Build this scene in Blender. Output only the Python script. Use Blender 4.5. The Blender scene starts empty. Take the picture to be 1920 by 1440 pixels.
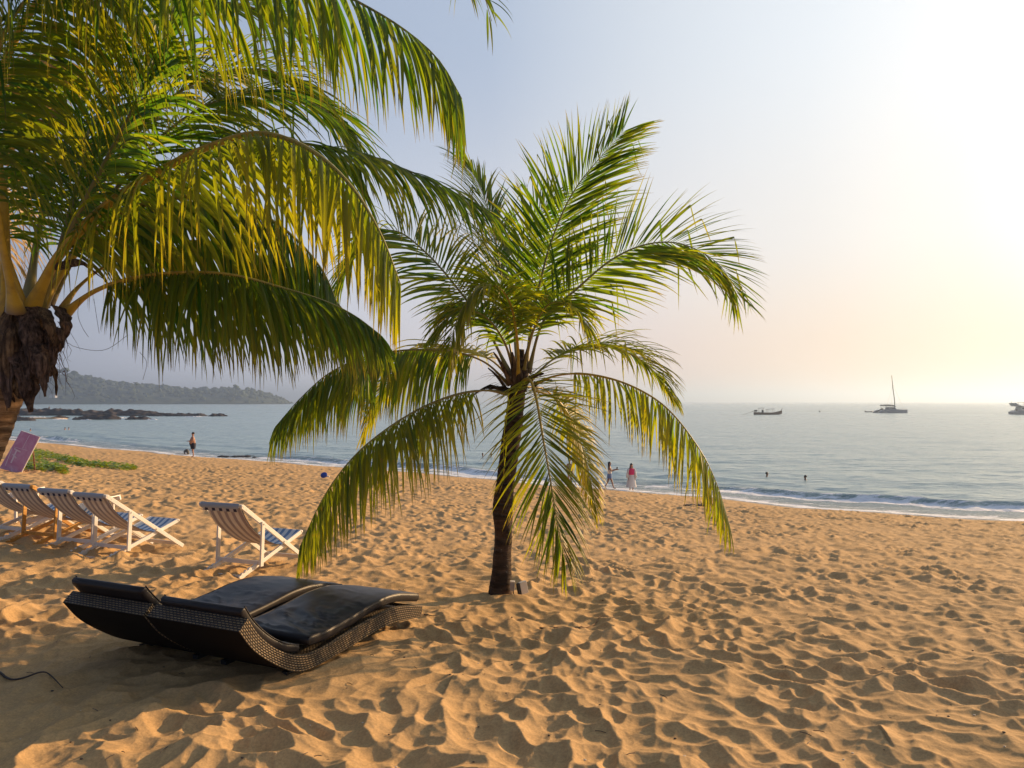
import bpy, bmesh, math, random
import numpy as np
from mathutils import Vector, Matrix, noise as mnoise

R = math.radians
scn = bpy.context.scene
COL = scn.collection

# ------------------------------------------------------------------ camera, sky, sun
CAMZ = 1.86
F = 1350.0
cam = bpy.data.cameras.new('camera')
cam.sensor_width = 36.0
cam.lens = 36.0 * F / 1920.0
cam.shift_y = 33.0 / 1920.0
cam.clip_start = 0.05
cam.clip_end = 60000
camo = bpy.data.objects.new('camera', cam)
COL.objects.link(camo)
camo.location = (0, 0, CAMZ)
camo.rotation_euler = (R(90), 0, 0)
scn.camera = camo

SUN_AZ, SUN_EL = 54.0, 14.5          # degrees: clockwise from +Y, above the horizon
w = bpy.data.worlds.new('World')
scn.world = w
w.use_nodes = True
wn = w.node_tree
for n in list(wn.nodes):
    wn.nodes.remove(n)
out = wn.nodes.new('ShaderNodeOutputWorld')
bg = wn.nodes.new('ShaderNodeBackground')
sky = wn.nodes.new('ShaderNodeTexSky')
sky.sky_type = 'NISHITA'
sky.sun_disc = False
sky.sun_elevation = R(SUN_EL)
sky.sun_rotation = R(SUN_AZ)
sky.air_density = 1.0
sky.dust_density = 4.0
sky.ozone_density = 1.5
SKY_STRENGTH = 0.12
def wnode(typ, **kw):
    n = wn.nodes.new(typ)
    for k, v in kw.items(): setattr(n, k, v)
    return n
def wramp(fac, stops):
    r = wnode('ShaderNodeValToRGB'); e = r.color_ramp.elements
    while len(e) > 1: e.remove(e[-1])
    e[0].position = stops[0][0]; e[0].color = (*stops[0][1], 1)
    for p, c in stops[1:]:
        q = e.new(p); q.color = (*c, 1)
    wn.links.new(fac, r.inputs[0]); return r.outputs[0]
def wmix(f, a_, b_):
    m = wnode('ShaderNodeMix', data_type='RGBA')
    if isinstance(f, float): m.inputs[0].default_value = f
    else: wn.links.new(f, m.inputs[0])
    wn.links.new(a_, m.inputs[6]); wn.links.new(b_, m.inputs[7]); return m.outputs[2]
_sd = (math.sin(R(SUN_AZ)) * math.cos(R(SUN_EL)), math.cos(R(SUN_AZ)) * math.cos(R(SUN_EL)), math.sin(R(SUN_EL)))
tc = wnode('ShaderNodeTexCoord')
dot = wnode('ShaderNodeVectorMath', operation='DOT_PRODUCT'); wn.links.new(tc.outputs['Generated'], dot.inputs[0]); dot.inputs[1].default_value = _sd
cosf = wnode('ShaderNodeMath', operation='MULTIPLY_ADD'); wn.links.new(dot.outputs['Value'], cosf.inputs[0]); cosf.inputs[1].default_value = .5; cosf.inputs[2].default_value = .5
sx = wnode('ShaderNodeSeparateXYZ'); wn.links.new(tc.outputs['Generated'], sx.inputs[0])
C_ = lambda v: (v + 1) / 2
hor = wramp(cosf.outputs[0], [(0, (.20, .22, .30)), (C_(0), (.40, .42, .50)), (C_(.31), (.60, .60, .67)), (C_(.55), (.70, .61, .61)), (C_(.74), (.84, .62, .51)), (C_(.86), (.93, .66, .44)), (C_(.93), (.98, .70, .44)), (1, (1.2, .88, .52))])
mid = wramp(cosf.outputs[0], [(0, (.14, .17, .26)), (C_(0), (.28, .33, .43)), (C_(.31), (.54, .59, .69)), (C_(.55), (.66, .68, .74)), (C_(.74), (.77, .75, .75)), (C_(.86), (.84, .80, .76)), (C_(.93), (.94, .89, .82)), (1, (1.5, 1.35, 1.15))])
high = wramp(cosf.outputs[0], [(0, (.09, .13, .22)), (C_(0), (.18, .24, .36)), (C_(.31), (.35, .43, .58)), (C_(.6), (.43, .51, .65)), (C_(.74), (.64, .70, .78)), (C_(.86), (.80, .85, .90)), (C_(.95), (1.0, 1.0, 1.0)), (1, (1.6, 1.5, 1.3))])
zen = wramp(cosf.outputs[0], [(0, (.07, .11, .19)), (C_(.3), (.15, .21, .33)), (C_(.6), (.33, .41, .55)), (1, (.6, .65, .7))])
def erange(lo, hi):
    m = wnode('ShaderNodeMapRange', interpolation_type='SMOOTHSTEP')
    wn.links.new(sx.outputs['Z'], m.inputs[0]); m.inputs[1].default_value = lo; m.inputs[2].default_value = hi; return m.outputs[0]
c_ = wmix(erange(-.02, .22), hor, mid)
c_ = wmix(erange(.14, .46), c_, high)
c_ = wmix(erange(.45, .95), c_, zen)
sc_ = wnode('ShaderNodeVectorMath', operation='SCALE'); wn.links.new(sky.outputs[0], sc_.inputs[0]); sc_.inputs[3].default_value = 1.0
hz_ = wnode('ShaderNodeVectorMath', operation='SCALE'); wn.links.new(c_, hz_.inputs[0]); hz_.inputs[3].default_value = .72 / SKY_STRENGTH
fin = wmix(.985, sc_.outputs[0], hz_.outputs[0])
bg.inputs['Strength'].default_value = SKY_STRENGTH
wn.links.new(fin, bg.inputs['Color'])
wn.links.new(bg.outputs[0], out.inputs['Surface'])

sun = bpy.data.lights.new('sun', 'SUN')
sun.energy = 5.0
sun.angle = R(0.6)
sun.color = (1.0, 0.65, 0.33)
suno = bpy.data.objects.new('sun', sun)
COL.objects.link(suno)
sd = Vector((math.sin(R(SUN_AZ)) * math.cos(R(SUN_EL)), math.cos(R(SUN_AZ)) * math.cos(R(SUN_EL)), math.sin(R(SUN_EL))))
suno.rotation_euler = sd.to_track_quat('Z', 'Y').to_euler()
suno.location = (30, 20, 20)

scn.view_settings.view_transform = 'Standard'
scn.view_settings.look = 'None'
scn.view_settings.exposure = 0.56
scn.view_settings.gamma = 1.0
scn.view_settings.use_curve_mapping = False
scn.render.engine = 'CYCLES'
scn.cycles.max_bounces = 8
scn.cycles.transparent_max_bounces = 8
scn.cycles.volume_bounces = 0
scn.cycles.use_denoising = True
scn.cycles.sample_clamp_indirect = 6

# ------------------------------------------------------------------ helpers
def W(px, py, d):
    return Vector(((px - 960.0) / F * d, d, CAMZ - (py - 753.0) / F * d))

def tag(o, label=None, cat=None, group=None, kind=None):
    if label: o['label'] = label
    if cat: o['category'] = cat
    if group: o['group'] = group
    if kind: o['kind'] = kind
    return o

def empty(name, loc=(0, 0, 0), rz=0):
    o = bpy.data.objects.new(name, None)
    o.empty_display_size = 0.2
    COL.objects.link(o)
    o.location = loc
    o.rotation_euler = (0, 0, rz)
    return o

def link(name, me, mats=None, parent=None, smooth=False):
    o = bpy.data.objects.new(name, me)
    COL.objects.link(o)
    if mats is not None:
        for m in (mats if isinstance(mats, (list, tuple)) else [mats]):
            me.materials.append(m)
    if parent: o.parent = parent
    if smooth:
        me.polygons.foreach_set('use_smooth', [True] * len(me.polygons))
    return o

def copy_tree(o, parent=None):
    c = o.copy()
    COL.objects.link(c)
    if parent: c.parent = parent
    for ch in list(o.children):
        copy_tree(ch, c)
    return c

def from_arrays(name, V, Fq, uv=None, col=None):
    """V (n,3); Fq list/array of quads or tris; col per vertex rgba"""
    me = bpy.data.meshes.new(name)
    V = np.asarray(V, dtype=np.float32)
    Fq = np.asarray(Fq, dtype=np.int32)
    k = Fq.shape[1]
    me.vertices.add(len(V)); me.vertices.foreach_set('co', V.ravel())
    me.loops.add(Fq.size); me.loops.foreach_set('vertex_index', Fq.ravel())
    me.polygons.add(len(Fq))
    me.polygons.foreach_set('loop_start', np.arange(0, Fq.size, k, dtype=np.int32))
    me.polygons.foreach_set('loop_total', np.full(len(Fq), k, dtype=np.int32))
    me.update(calc_edges=True)
    if uv is not None:
        l = me.uv_layers.new(name='UVMap')
        l.data.foreach_set('uv', np.asarray(uv, dtype=np.float32)[Fq.ravel()].ravel())
    if col is not None:
        a = me.color_attributes.new('info', 'FLOAT_COLOR', 'POINT')
        a.data.foreach_set('color', np.asarray(col, dtype=np.float32).ravel())
    return me

def grid_faces(nr, nc, wrap=False, off=0):
    r = np.arange(nr - 1)[:, None]
    c = np.arange(nc if wrap else nc - 1)[None, :]
    a = r * nc + c
    b = r * nc + (c + 1) % nc
    return (np.stack([a, b, b + nc, a + nc], -1).reshape(-1, 4) + off)

class MB:
    """collects simple shapes, then becomes one mesh object"""
    def __init__(s):
        s.bm = bmesh.new()
        s.uv = s.bm.loops.layers.uv.new('UVMap')
    def box(s, size, M=None, bevel=0.0):
        t = bmesh.new()
        bmesh.ops.create_cube(t, size=1.0)
        bmesh.ops.scale(t, vec=size, verts=t.verts)
        if bevel:
            bmesh.ops.bevel(t, geom=list(t.edges), offset=bevel, segments=2, affect='EDGES', profile=0.6)
        s._merge(t, M)
    def _merge(s, t, M):
        if M is not None: bmesh.ops.transform(t, matrix=M, verts=t.verts)
        me = bpy.data.meshes.new('tmp'); t.to_mesh(me); t.free()
        s.bm.from_mesh(me); bpy.data.meshes.remove(me)
    def bar(s, p, q, wdt, thk, side, bevel=0.004):
        """board from p to q; thk measured along side"""
        p, q, side = Vector(p), Vector(q), Vector(side).normalized()
        d = q - p; L = d.length; d.normalize()
        up = side.cross(d).normalized()
        M = Matrix((d, side, up)).transposed().to_4x4()
        M.translation = (p + q) / 2
        s.box((L, thk, wdt), M, bevel)
    def tube(s, pts, rad, n=8, cap=True):
        pts = [Vector(p) for p in pts]
        rad = rad if isinstance(rad, (list, tuple)) else [rad] * len(pts)
        rings = []
        ref = Vector((0, 0, 1))
        for i, p in enumerate(pts):
            t = (pts[min(i + 1, len(pts) - 1)] - pts[max(i - 1, 0)]).normalized()
            if abs(t.dot(ref)) > 0.95: ref = Vector((1, 0, 0)) if abs(t.x) < 0.9 else Vector((0, 1, 0))
            a = (ref - t * ref.dot(t)).normalized(); b = t.cross(a); ref = a
            rings.append([s.bm.verts.new(p + (a * math.cos(k * 2 * math.pi / n) + b * math.sin(k * 2 * math.pi / n)) * rad[i]) for k in range(n)])
        for i in range(len(rings) - 1):
            for k in range(n):
                s.bm.faces.new([rings[i][k], rings[i][(k + 1) % n], rings[i + 1][(k + 1) % n], rings[i + 1][k]])
        if cap:
            s.bm.faces.new(rings[0][::-1]); s.bm.faces.new(rings[-1])
    def ball(s, c, r, sc=(1, 1, 1), sub=2):
        t = bmesh.new(); bmesh.ops.create_icosphere(t, subdivisions=sub, radius=r)
        bmesh.ops.scale(t, vec=sc, verts=t.verts)
        s._merge(t, Matrix.Translation(c))
    def loft(s, rings, cap=True):
        rr = [[s.bm.verts.new(Vector(p)) for p in ring] for ring in rings]
        n = len(rr[0])
        for i in range(len(rr) - 1):
            for k in range(n):
                s.bm.faces.new([rr[i][k], rr[i][(k + 1) % n], rr[i + 1][(k + 1) % n], rr[i + 1][k]])
        if cap:
            s.bm.faces.new(rr[0][::-1]); s.bm.faces.new(rr[-1])
    def build(s, name, mat, parent=None, smooth=False):
        bmesh.ops.recalc_face_normals(s.bm, faces=s.bm.faces)
        me = bpy.data.meshes.new(name); s.bm.to_mesh(me); s.bm.free()
        return link(name, me, mat, parent, smooth)

# numpy noise ---------------------------------------------------------
def hsh(ix, iy, k):
    ix = ix.astype(np.int64).astype(np.uint64); iy = iy.astype(np.int64).astype(np.uint64)
    h = (ix * np.uint64(374761393) + iy * np.uint64(668265263) + np.uint64(k * 1274126177 + 12345)) & np.uint64(0xFFFFFFFF)
    h = ((h ^ (h >> np.uint64(13))) * np.uint64(1274126177)) & np.uint64(0xFFFFFFFF)
    h = ((h ^ (h >> np.uint64(16))) * np.uint64(2246822519)) & np.uint64(0xFFFFFFFF)
    h = h ^ (h >> np.uint64(15))
    return (h & np.uint64(0xFFFFFF)).astype(np.float64) / float(0xFFFFFF)

def vnoise(x, y, k=0):
    ix = np.floor(x); iy = np.floor(y); fx = x - ix; fy = y - iy
    ux = fx * fx * (3 - 2 * fx); uy = fy * fy * (3 - 2 * fy)
    a = hsh(ix, iy, k); b = hsh(ix + 1, iy, k); c = hsh(ix, iy + 1, k); d = hsh(ix + 1, iy + 1, k)
    return (a * (1 - ux) + b * ux) * (1 - uy) + (c * (1 - ux) + d * ux) * uy - 0.5

def fbm(x, y, k=0, o=4):
    v = 0; a = 1.0
    for i in range(o):
        v = v + a * vnoise(x * 2 ** i + 17.3 * i, y * 2 ** i - 9.1 * i, k + i); a *= 0.5
    return v

def bowls(x, y, cell, k, lo=0.55, hi=1.0, asp=1.7):
    """nearest elliptical hollow: 0 in its middle, grows to a sharp rim between hollows"""
    gx = x / cell; gy = y / cell
    ix = np.floor(gx); iy = np.floor(gy)
    best = np.full(x.shape, 9.0)
    for dx in (-1, 0, 1):
        for dy in (-1, 0, 1):
            cx = ix + dx; cy = iy + dy
            px = cx + 0.5 + (hsh(cx, cy, k) - .5) * 0.95; py = cy + 0.5 + (hsh(cx, cy, k + 1) - .5) * 0.95
            th = hsh(cx, cy, k + 2) * math.pi
            r = lo + (hi - lo) * hsh(cx, cy, k + 3)
            a = 1 + (asp - 1) * hsh(cx, cy, k + 4)
            ux = gx - px; uy = gy - py
            c = np.cos(th); s_ = np.sin(th)
            q = ((ux * c + uy * s_) / (r * a)) ** 2 + ((-ux * s_ + uy * c) / (r / a ** .5)) ** 2
            best = np.minimum(best, q)
    return np.minimum(best, 1.6)

# ------------------------------------------------------------------ material helpers
def mat(name, base=(.5, .5, .5), rough=0.6, metal=0.0, spec=None):
    m = bpy.data.materials.new(name); m.use_nodes = True
    b = m.node_tree.nodes['Principled BSDF']
    b.inputs['Base Color'].default_value = (*base, 1)
    b.inputs['Roughness'].default_value = rough
    b.inputs['Metallic'].default_value = metal
    if spec is not None: b.inputs['Specular IOR Level'].default_value = spec
    return m

class NT:
    def __init__(s, m):
        s.t = m.node_tree; s.b = s.t.nodes.get('Principled BSDF'); s.o = s.t.nodes.get('Material Output')
    def n(s, typ, **kw):
        n = s.t.nodes.new(typ)
        for k, v in kw.items():
            if k.startswith('i_'):
                key = k[2:]
                key = int(key) if key.isdigit() else key.replace('_', ' ')
                n.inputs[key].default_value = v
            else: setattr(n, k, v)
        return n
    def l(s, a, b): s.t.links.new(a, b)
    def noise(s, scale, detail=4, rough=.55, coord=None, dist=0):
        n = s.n('ShaderNodeTexNoise'); n.inputs['Scale'].default_value = scale; n.inputs['Detail'].default_value = detail
        n.inputs['Roughness'].default_value = rough; n.inputs['Distortion'].default_value = dist
        if coord is not None: s.l(coord, n.inputs['Vector'])
        return n
    def ramp(s, fac, stops):
        r = s.n('ShaderNodeValToRGB'); e = r.color_ramp.elements
        while len(e) > 1: e.remove(e[-1])
        e[0].position = stops[0][0]; e[0].color = (*stops[0][1], 1)
        for p, c in stops[1:]:
            q = e.new(p); q.color = (*c, 1)
        s.l(fac, r.inputs[0]); return r
    def mix(s, fac, a, b, typ='MIX'):
        m = s.n('ShaderNodeMix', data_type='RGBA', blend_type=typ)
        for sock, v in ((m.inputs[0], fac), (m.inputs[6], a), (m.inputs[7], b)):
            if hasattr(v, 'links') or isinstance(v, bpy.types.NodeSocket): s.l(v, sock)
            elif isinstance(v, tuple): sock.default_value = (*v, 1)
            else: sock.default_value = v
        return m.outputs[2]
    def math(s, op, a, b=None, c=None):
        m = s.n('ShaderNodeMath', operation=op)
        for i, v in enumerate((a, b, c)):
            if v is None: continue
            if isinstance(v, bpy.types.NodeSocket): s.l(v, m.inputs[i])
            else: m.inputs[i].default_value = v
        return m.outputs[0]
    def bump(s, h, strength=.5, dist=.01, normal=None):
        b = s.n('ShaderNodeBump'); b.inputs['Strength'].default_value = strength; b.inputs['Distance'].default_value = dist
        s.l(h, b.inputs['Height'])
        if normal is not None: s.l(normal, b.inputs['Normal'])
        return b.outputs[0]

def obj_coord(t): return t.n('ShaderNodeTexCoord').outputs['Object']

# --- sand
m_sand = mat('sand', rough=.9, spec=.15); t = NT(m_sand)
co = t.n('ShaderNodeTexCoord').outputs['Object']
n1 = t.noise(0.9, 4, .6, co); n2 = t.noise(60, 3, .7, co); n3 = t.noise(7, 4, .6, co)
c = t.ramp(n1.outputs[0], [(.3, (.52, .335, .150)), (.7, (.60, .39, .185))])
c2 = t.mix(t.math('MULTIPLY', n3.outputs[0], .5), c.outputs[0], (.43, .27, .13))
gr = t.ramp(n2.outputs[0], [(.3, (.78, .78, .78)), (.7, (1.15, 1.15, 1.15))])
c3 = t.mix(1.0, c2, gr.outputs[0], 'MULTIPLY')
vor = t.n('ShaderNodeTexVoronoi'); vor.inputs['Scale'].default_value = 4.5; t.l(co, vor.inputs['Vector'])
spk = t.math('LESS_THAN', vor.outputs['Distance'], .035)
c4 = t.mix(t.math('MULTIPLY', spk, .8), c3, (.09, .06, .04))
at = t.n('ShaderNodeAttribute', attribute_name='info')
sep = t.n('ShaderNodeSeparateColor'); t.l(at.outputs['Color'], sep.inputs[0])
c5 = t.mix(sep.outputs[0], c4, (.22, .15, .085))
t.l(c5, t.b.inputs['Base Color'])
t.l(t.math('MULTIPLY_ADD', sep.outputs[0], -.72, .92), t.b.inputs['Roughness'])
n4 = t.noise(25, 5, .7, co)
nb = t.bump(n4.outputs[0], .5, .012); nb2 = t.bump(t.noise(260, 2, .7, co).outputs[0], .6, .003, nb)
t.l(nb2, t.b.inputs['Normal'])

# --- sea
m_sea = mat('sea', (.035, .11, .125), .12); t = NT(m_sea)
t.b.inputs['IOR'].default_value = 1.33; t.b.inputs['Specular IOR Level'].default_value = 1.0
co = t.n('ShaderNodeTexCoord').outputs['Object']
mp = t.n('ShaderNodeMapping'); mp.inputs['Rotation'].default_value = (0, 0, R(25)); mp.inputs['Scale'].default_value = (.33, 1.0, 1.0); t.l(co, mp.inputs[0])
a1 = t.noise(1.3, 6, .62, mp.outputs[0]); a2 = t.noise(.22, 5, .6, mp.outputs[0]); a3 = t.noise(.02, 4, .6, mp.outputs[0])
b1 = t.bump(a3.outputs[0], .3, 3.0); b2 = t.bump(a2.outputs[0], .9, .85, b1); b3 = t.bump(a1.outputs[0], .9, .22, b2)
t.l(b3, t.b.inputs['Normal'])
at = t.n('ShaderNodeAttribute', attribute_name='info'); sep = t.n('ShaderNodeSeparateColor'); t.l(at.outputs['Color'], sep.inputs[0])
fn = t.noise(1.6, 8, .74, mp.outputs[0], .8)
fm = t.math('ADD', sep.outputs[0], t.math('MULTIPLY_ADD', fn.outputs[0], 2.6, -1.3))
fr = t.ramp(fm, [(.42, (0, 0, 0)), (.62, (1, 1, 1))])
shal = t.ramp(sep.outputs[1], [(0, (.24, .36, .37)), (.35, (.13, .19, .18)), (1, (.20, .17, .12))])
deep = t.mix(t.math('MULTIPLY', a3.outputs[0], .6), shal.outputs[0], (.30, .43, .43))
t.l(t.mix(fr.outputs[0], deep, (.82, .84, .86)), t.b.inputs['Base Color'])
t.l(t.math('MULTIPLY_ADD', fr.outputs[0], .5, .24), t.b.inputs['Roughness'])

# --- leaf
def leaf_mat(name, g1, g2, ycol, trans=.5):
    m = mat(name, g1, .42); t = NT(m)
    at = t.n('ShaderNodeAttribute', attribute_name='info'); sep = t.n('ShaderNodeSeparateColor'); t.l(at.outputs['Color'], sep.inputs[0])
    tt, rnd, yel = sep.outputs[0], sep.outputs[1], sep.outputs[2]
    base = t.mix(rnd, g1, g2)
    yf = t.math('MULTIPLY', yel, t.math('ADD', .35, t.math('MULTIPLY', tt, .9)))
    yf.node.use_clamp = True
    base = t.mix(yf, base, ycol)
    nz = t.noise(9, 3, .6, obj_coord(t))
    sp = t.ramp(nz.outputs[0], [(.64, (0, 0, 0)), (.72, (1, 1, 1))])
    base = t.mix(t.math('MULTIPLY', sp.outputs[0], t.math('MULTIPLY', yel, .7)), base, (.34, .16, .03))
    tip = t.ramp(tt, [(.80, (0, 0, 0)), (.985, (1, 1, 1))])
    base = t.mix(t.math('MULTIPLY', tip.outputs[0], .8), base, (.16, .09, .04))
    t.l(base, t.b.inputs['Base Color'])
    tr = t.n('ShaderNodeBsdfTranslucent')
    tc = t.mix(1.0, base, (2.1, 2.3, .6), 'MULTIPLY')
    t.l(tc, tr.inputs[0])
    ms = t.n('ShaderNodeMixShader'); ms.inputs[0].default_value = trans
    t.l(t.b.outputs[0], ms.inputs[1]); t.l(tr.outputs[0], ms.inputs[2]); t.l(ms.outputs[0], t.o.inputs['Surface'])
    return m
m_leaf = leaf_mat('palm_leaflet', (.022, .080, .013), (.10, .165, .014), (.46, .34, .015), .56)
m_leafdry = leaf_mat('dry_palm_leaflet', (.20, .125, .05), (.30, .19, .07), (.38, .24, .08), .35)

def rachis_mat(name, c0, c1):
    m = mat(name, c0, .45); t = NT(m)
    at = t.n('ShaderNodeAttribute', attribute_name='info'); sep = t.n('ShaderNodeSeparateColor'); t.l(at.outputs['Color'], sep.inputs[0])
    nz = t.noise(14, 4, .6, obj_coord(t))
    r = t.ramp(sep.outputs[0], [(0, (.16, .10, .05)), (.03, c0), (.3, c0), (.75, c1)])
    sp = t.ramp(nz.outputs[0], [(.45, (0, 0, 0)), (.7, (1, 1, 1))])
    t.l(t.mix(t.math('MULTIPLY', sp.outputs[0], .45), r.outputs[0], (.16, .10, .03)), t.b.inputs['Base Color'])
    t.l(t.bump(nz.outputs[0], .3, .01), t.b.inputs['Normal'])
    return m
m_rachis = rachis_mat('palm_rachis', (.50, .32, .03), (.30, .27, .06))
m_rachis2 = rachis_mat('palm_rachis_green', (.24, .19, .05), (.26, .25, .06))

def bark_mat(name, d, l, sc, spots=False, st=(1, 1, 9)):
    m = mat(name, d, .9, spec=.2); t = NT(m)
    co = obj_coord(t)
    a = t.noise(sc, 6, .65, co); b = t.noise(sc * 5, 4, .6, co)
    mpv = t.n('ShaderNodeMapping'); mpv.inputs['Scale'].default_value = st; t.l(co, mpv.inputs[0])
    rg = t.noise(2.4, 4, .6, mpv.outputs[0]) if st[2] > 1 else t.noise(5, 5, .65, mpv.outputs[0])
    c = t.ramp(a.outputs[0], [(.35, d), (.65, l)])
    c = t.mix(t.ramp(rg.outputs[0], [(.42, (0, 0, 0)), (.60, (.9, .9, .9))]).outputs[0], c.outputs[0], tuple(x * .45 for x in d))
    if spots:
        sp = t.ramp(b.outputs[0], [(.64, (0, 0, 0)), (.70, (1, 1, 1))])
        c = t.mix(t.math('MULTIPLY', sp.outputs[0], .55), c, (.30, .27, .22))
    t.l(c, t.b.inputs['Base Color'])
    n_ = t.bump(rg.outputs[0], 1.0, .05); t.l(t.bump(b.outputs[0], .5, .01, n_), t.b.inputs['Normal'])
    return m
m_bark = bark_mat('palm_bark_tan', (.22, .13, .07), (.36, .23, .13), 5)
m_bark2 = bark_mat('palm_bark_dark', (.045, .03, .022), (.10, .065, .045), 6, True)
m_fibre = bark_mat('palm_fibre', (.07, .045, .035), (.26, .17, .125), 12, False, (9, 9, .8))
m_sheath = bark_mat('palm_sheath', (.09, .055, .035), (.30, .19, .10), 9, False, (9, 9, .8))

# --- wicker, leather, cloth, paint
m_wick = mat('wicker', rough=.42); t = NT(m_wick)
uvn = t.n('ShaderNodeTexCoord').outputs['UV']
br = t.n('ShaderNodeTexBrick'); br.offset = .5; br.inputs['Scale'].default_value = 1.0
br.inputs['Brick Width'].default_value = .032; br.inputs['Row Height'].default_value = .0165
br.inputs['Mortar Size'].default_value = .0065; br.inputs['Mortar Smooth'].default_value = .6; br.inputs['Bias'].default_value = 0
br.inputs['Color1'].default_value = (.40, .29, .16, 1); br.inputs['Color2'].default_value = (.20, .14, .08, 1); br.inputs['Mortar'].default_value = (.004, .003, .003, 1)
t.l(uvn, br.inputs['Vector'])
wn_ = t.noise(7, 4, .6, obj_coord(t)); t.l(t.mix(t.ramp(wn_.outputs[0], [(.4, (0, 0, 0)), (.75, (.55, .55, .55))]).outputs[0], br.outputs['Color'], (.06, .042, .028)), t.b.inputs['Base Color'])
inv = t.math('SUBTRACT', 1.0, br.outputs['Fac']); t.l(t.bump(inv, 1.0, .012), t.b.inputs['Normal'])

m_leather = mat('brown_black_leather', (.022, .016, .016), .36, spec=.32); t = NT(m_leather)
co = obj_coord(t)
nz = t.noise(3.5, 5, .6, co, 1.2); fine = t.noise(240, 2, .5, co)
t.l(t.ramp(nz.outputs[0], [(.3, (.013, .011, .012)), (.7, (.019, .015, .015))]).outputs[0], t.b.inputs['Base Color'])
t.b.inputs['Roughness'].default_value = .44
t.l(t.bump(fine.outputs[0], .15, .001, t.bump(nz.outputs[0], .08, .01)), t.b.inputs['Normal'])

m_white = mat('white_painted_wood', (.74, .71, .66), .5); t = NT(m_white)
co = obj_coord(t)
nz = t.noise(11, 5, .7, co)
t.l(t.mix(t.math('MULTIPLY', t.ramp(nz.outputs[0], [(.6, (0, 0, 0)), (.75, (1, 1, 1))]).outputs[0], .35), (.74, .71, .66), (.42, .34, .26)), t.b.inputs['Base Color'])
t.l(t.bump(nz.outputs[0], .15, .004), t.b.inputs['Normal'])
m_orange = mat('varnished_wood', (.55, .27, .05), .45); t = NT(m_orange)
co = obj_coord(t); mp = t.n('ShaderNodeMapping'); mp.inputs['Scale'].default_value = (2, 14, 14); t.l(co, mp.inputs[0])
nz = t.noise(3, 5, .6, mp.outputs[0])
t.l(t.ramp(nz.outputs[0], [(.3, (.42, .19, .03)), (.7, (.66, .34, .07))]).outputs[0], t.b.inputs['Base Color'])

def stripe_mat(name, c1, c2, trans):
    m = mat(name, c1, .85, spec=.1); t = NT(m)
    uv = t.n('ShaderNodeTexCoord').outputs['UV']; s = t.n('ShaderNodeSeparateXYZ'); t.l(uv, s.inputs[0])
    f = t.math('GREATER_THAN', t.math('FRACT', t.math('MULTIPLY', s.outputs[0], 1 / .105)), .55)
    wv = t.noise(3, 3, .6, obj_coord(t))
    c = t.mix(f, c1, c2); c = t.mix(t.math('MULTIPLY', wv.outputs[0], .3), c, tuple((a + b) / 2.4 for a, b in zip(c1, c2)))
    t.l(c, t.b.inputs['Base Color'])
    tr = t.n('ShaderNodeBsdfTranslucent'); t.l(c, tr.inputs[0]); ms = t.n('ShaderNodeMixShader'); ms.inputs[0].default_value = trans
    t.l(t.b.outputs[0], ms.inputs[1]); t.l(tr.outputs[0], ms.inputs[2]); t.l(ms.outputs[0], t.o.inputs['Surface'])
    return m
m_strf = stripe_mat('striped_canvas', (.72, .78, .84), (.16, .28, .50), .2)
m_strb = stripe_mat('striped_canvas_faded', (.66, .56, .47), (.42, .34, .31), .3)
m_plainc = mat('grey_blue_canvas', (.34, .38, .43), .85)
m_undershade = mat('painted_underside_shade', (.008, .007, .007), .8, spec=.1)  # shade beneath the wicker loungers, painted in as a near-black colour
m_metal = mat('steel', (.45, .45, .46), .35, 1.0)
m_black = mat('black_plastic', (.02, .02, .02), .5)
m_grey = mat('grey_plastic', (.36, .34, .33), .6)
m_cream = mat('cream_plastic', (.66, .58, .46), .5)

def noisy(name, a, b, sc, rough=.7, bump=.2):
    m = mat(name, a, rough); t = NT(m); nz = t.noise(sc, 5, .6, obj_coord(t))
    t.l(t.ramp(nz.outputs[0], [(.3, a), (.7, b)]).outputs[0], t.b.inputs['Base Color']); t.l(t.bump(nz.outputs[0], bump, .01), t.b.inputs['Normal'])
    return m

# ------------------------------------------------------------------ terrain
WATER = -3.44
_ts = np.array([-60, -20, -4, 0, 3, 8, 12.3, 22, 31.6, 33.2, 34.8, 37, 42, 80.])
_tz = np.array([-8, -5.4, -3.85, -3.44, -3.08, -2.42, -1.89, -1.06, -.25, -.13, -.02, .03, .05, .1])
_fs = np.linspace(-60, 80, 2801); _fz = np.interp(_fs, _ts, _tz)
_k = np.hanning(41); _k /= _k.sum(); _fz = np.convolve(np.pad(_fz, 20, mode='edge'), _k, 'valid')
def shore(x, y):
    u = .798 * x - .602 * y; v = .602 * x + .798 * y
    edge = 38.0 + np.interp(u, [-130, -62, -45, -20, -10, 0, 40], [37.8 - 38, -.9, .3, .2, -.5, 1.5, 2.0]) + .35 * np.sin(u * .31) + .2 * np.sin(u * .83 + 1)
    return u, edge - v
def base_z(x, y):
    u, s = shore(np.asarray(x, float), np.asarray(y, float))
    return np.interp(s, _fs, _fz)
SMOOTH = []   # (x, y, radius, amount) patches of less trodden sand
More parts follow.
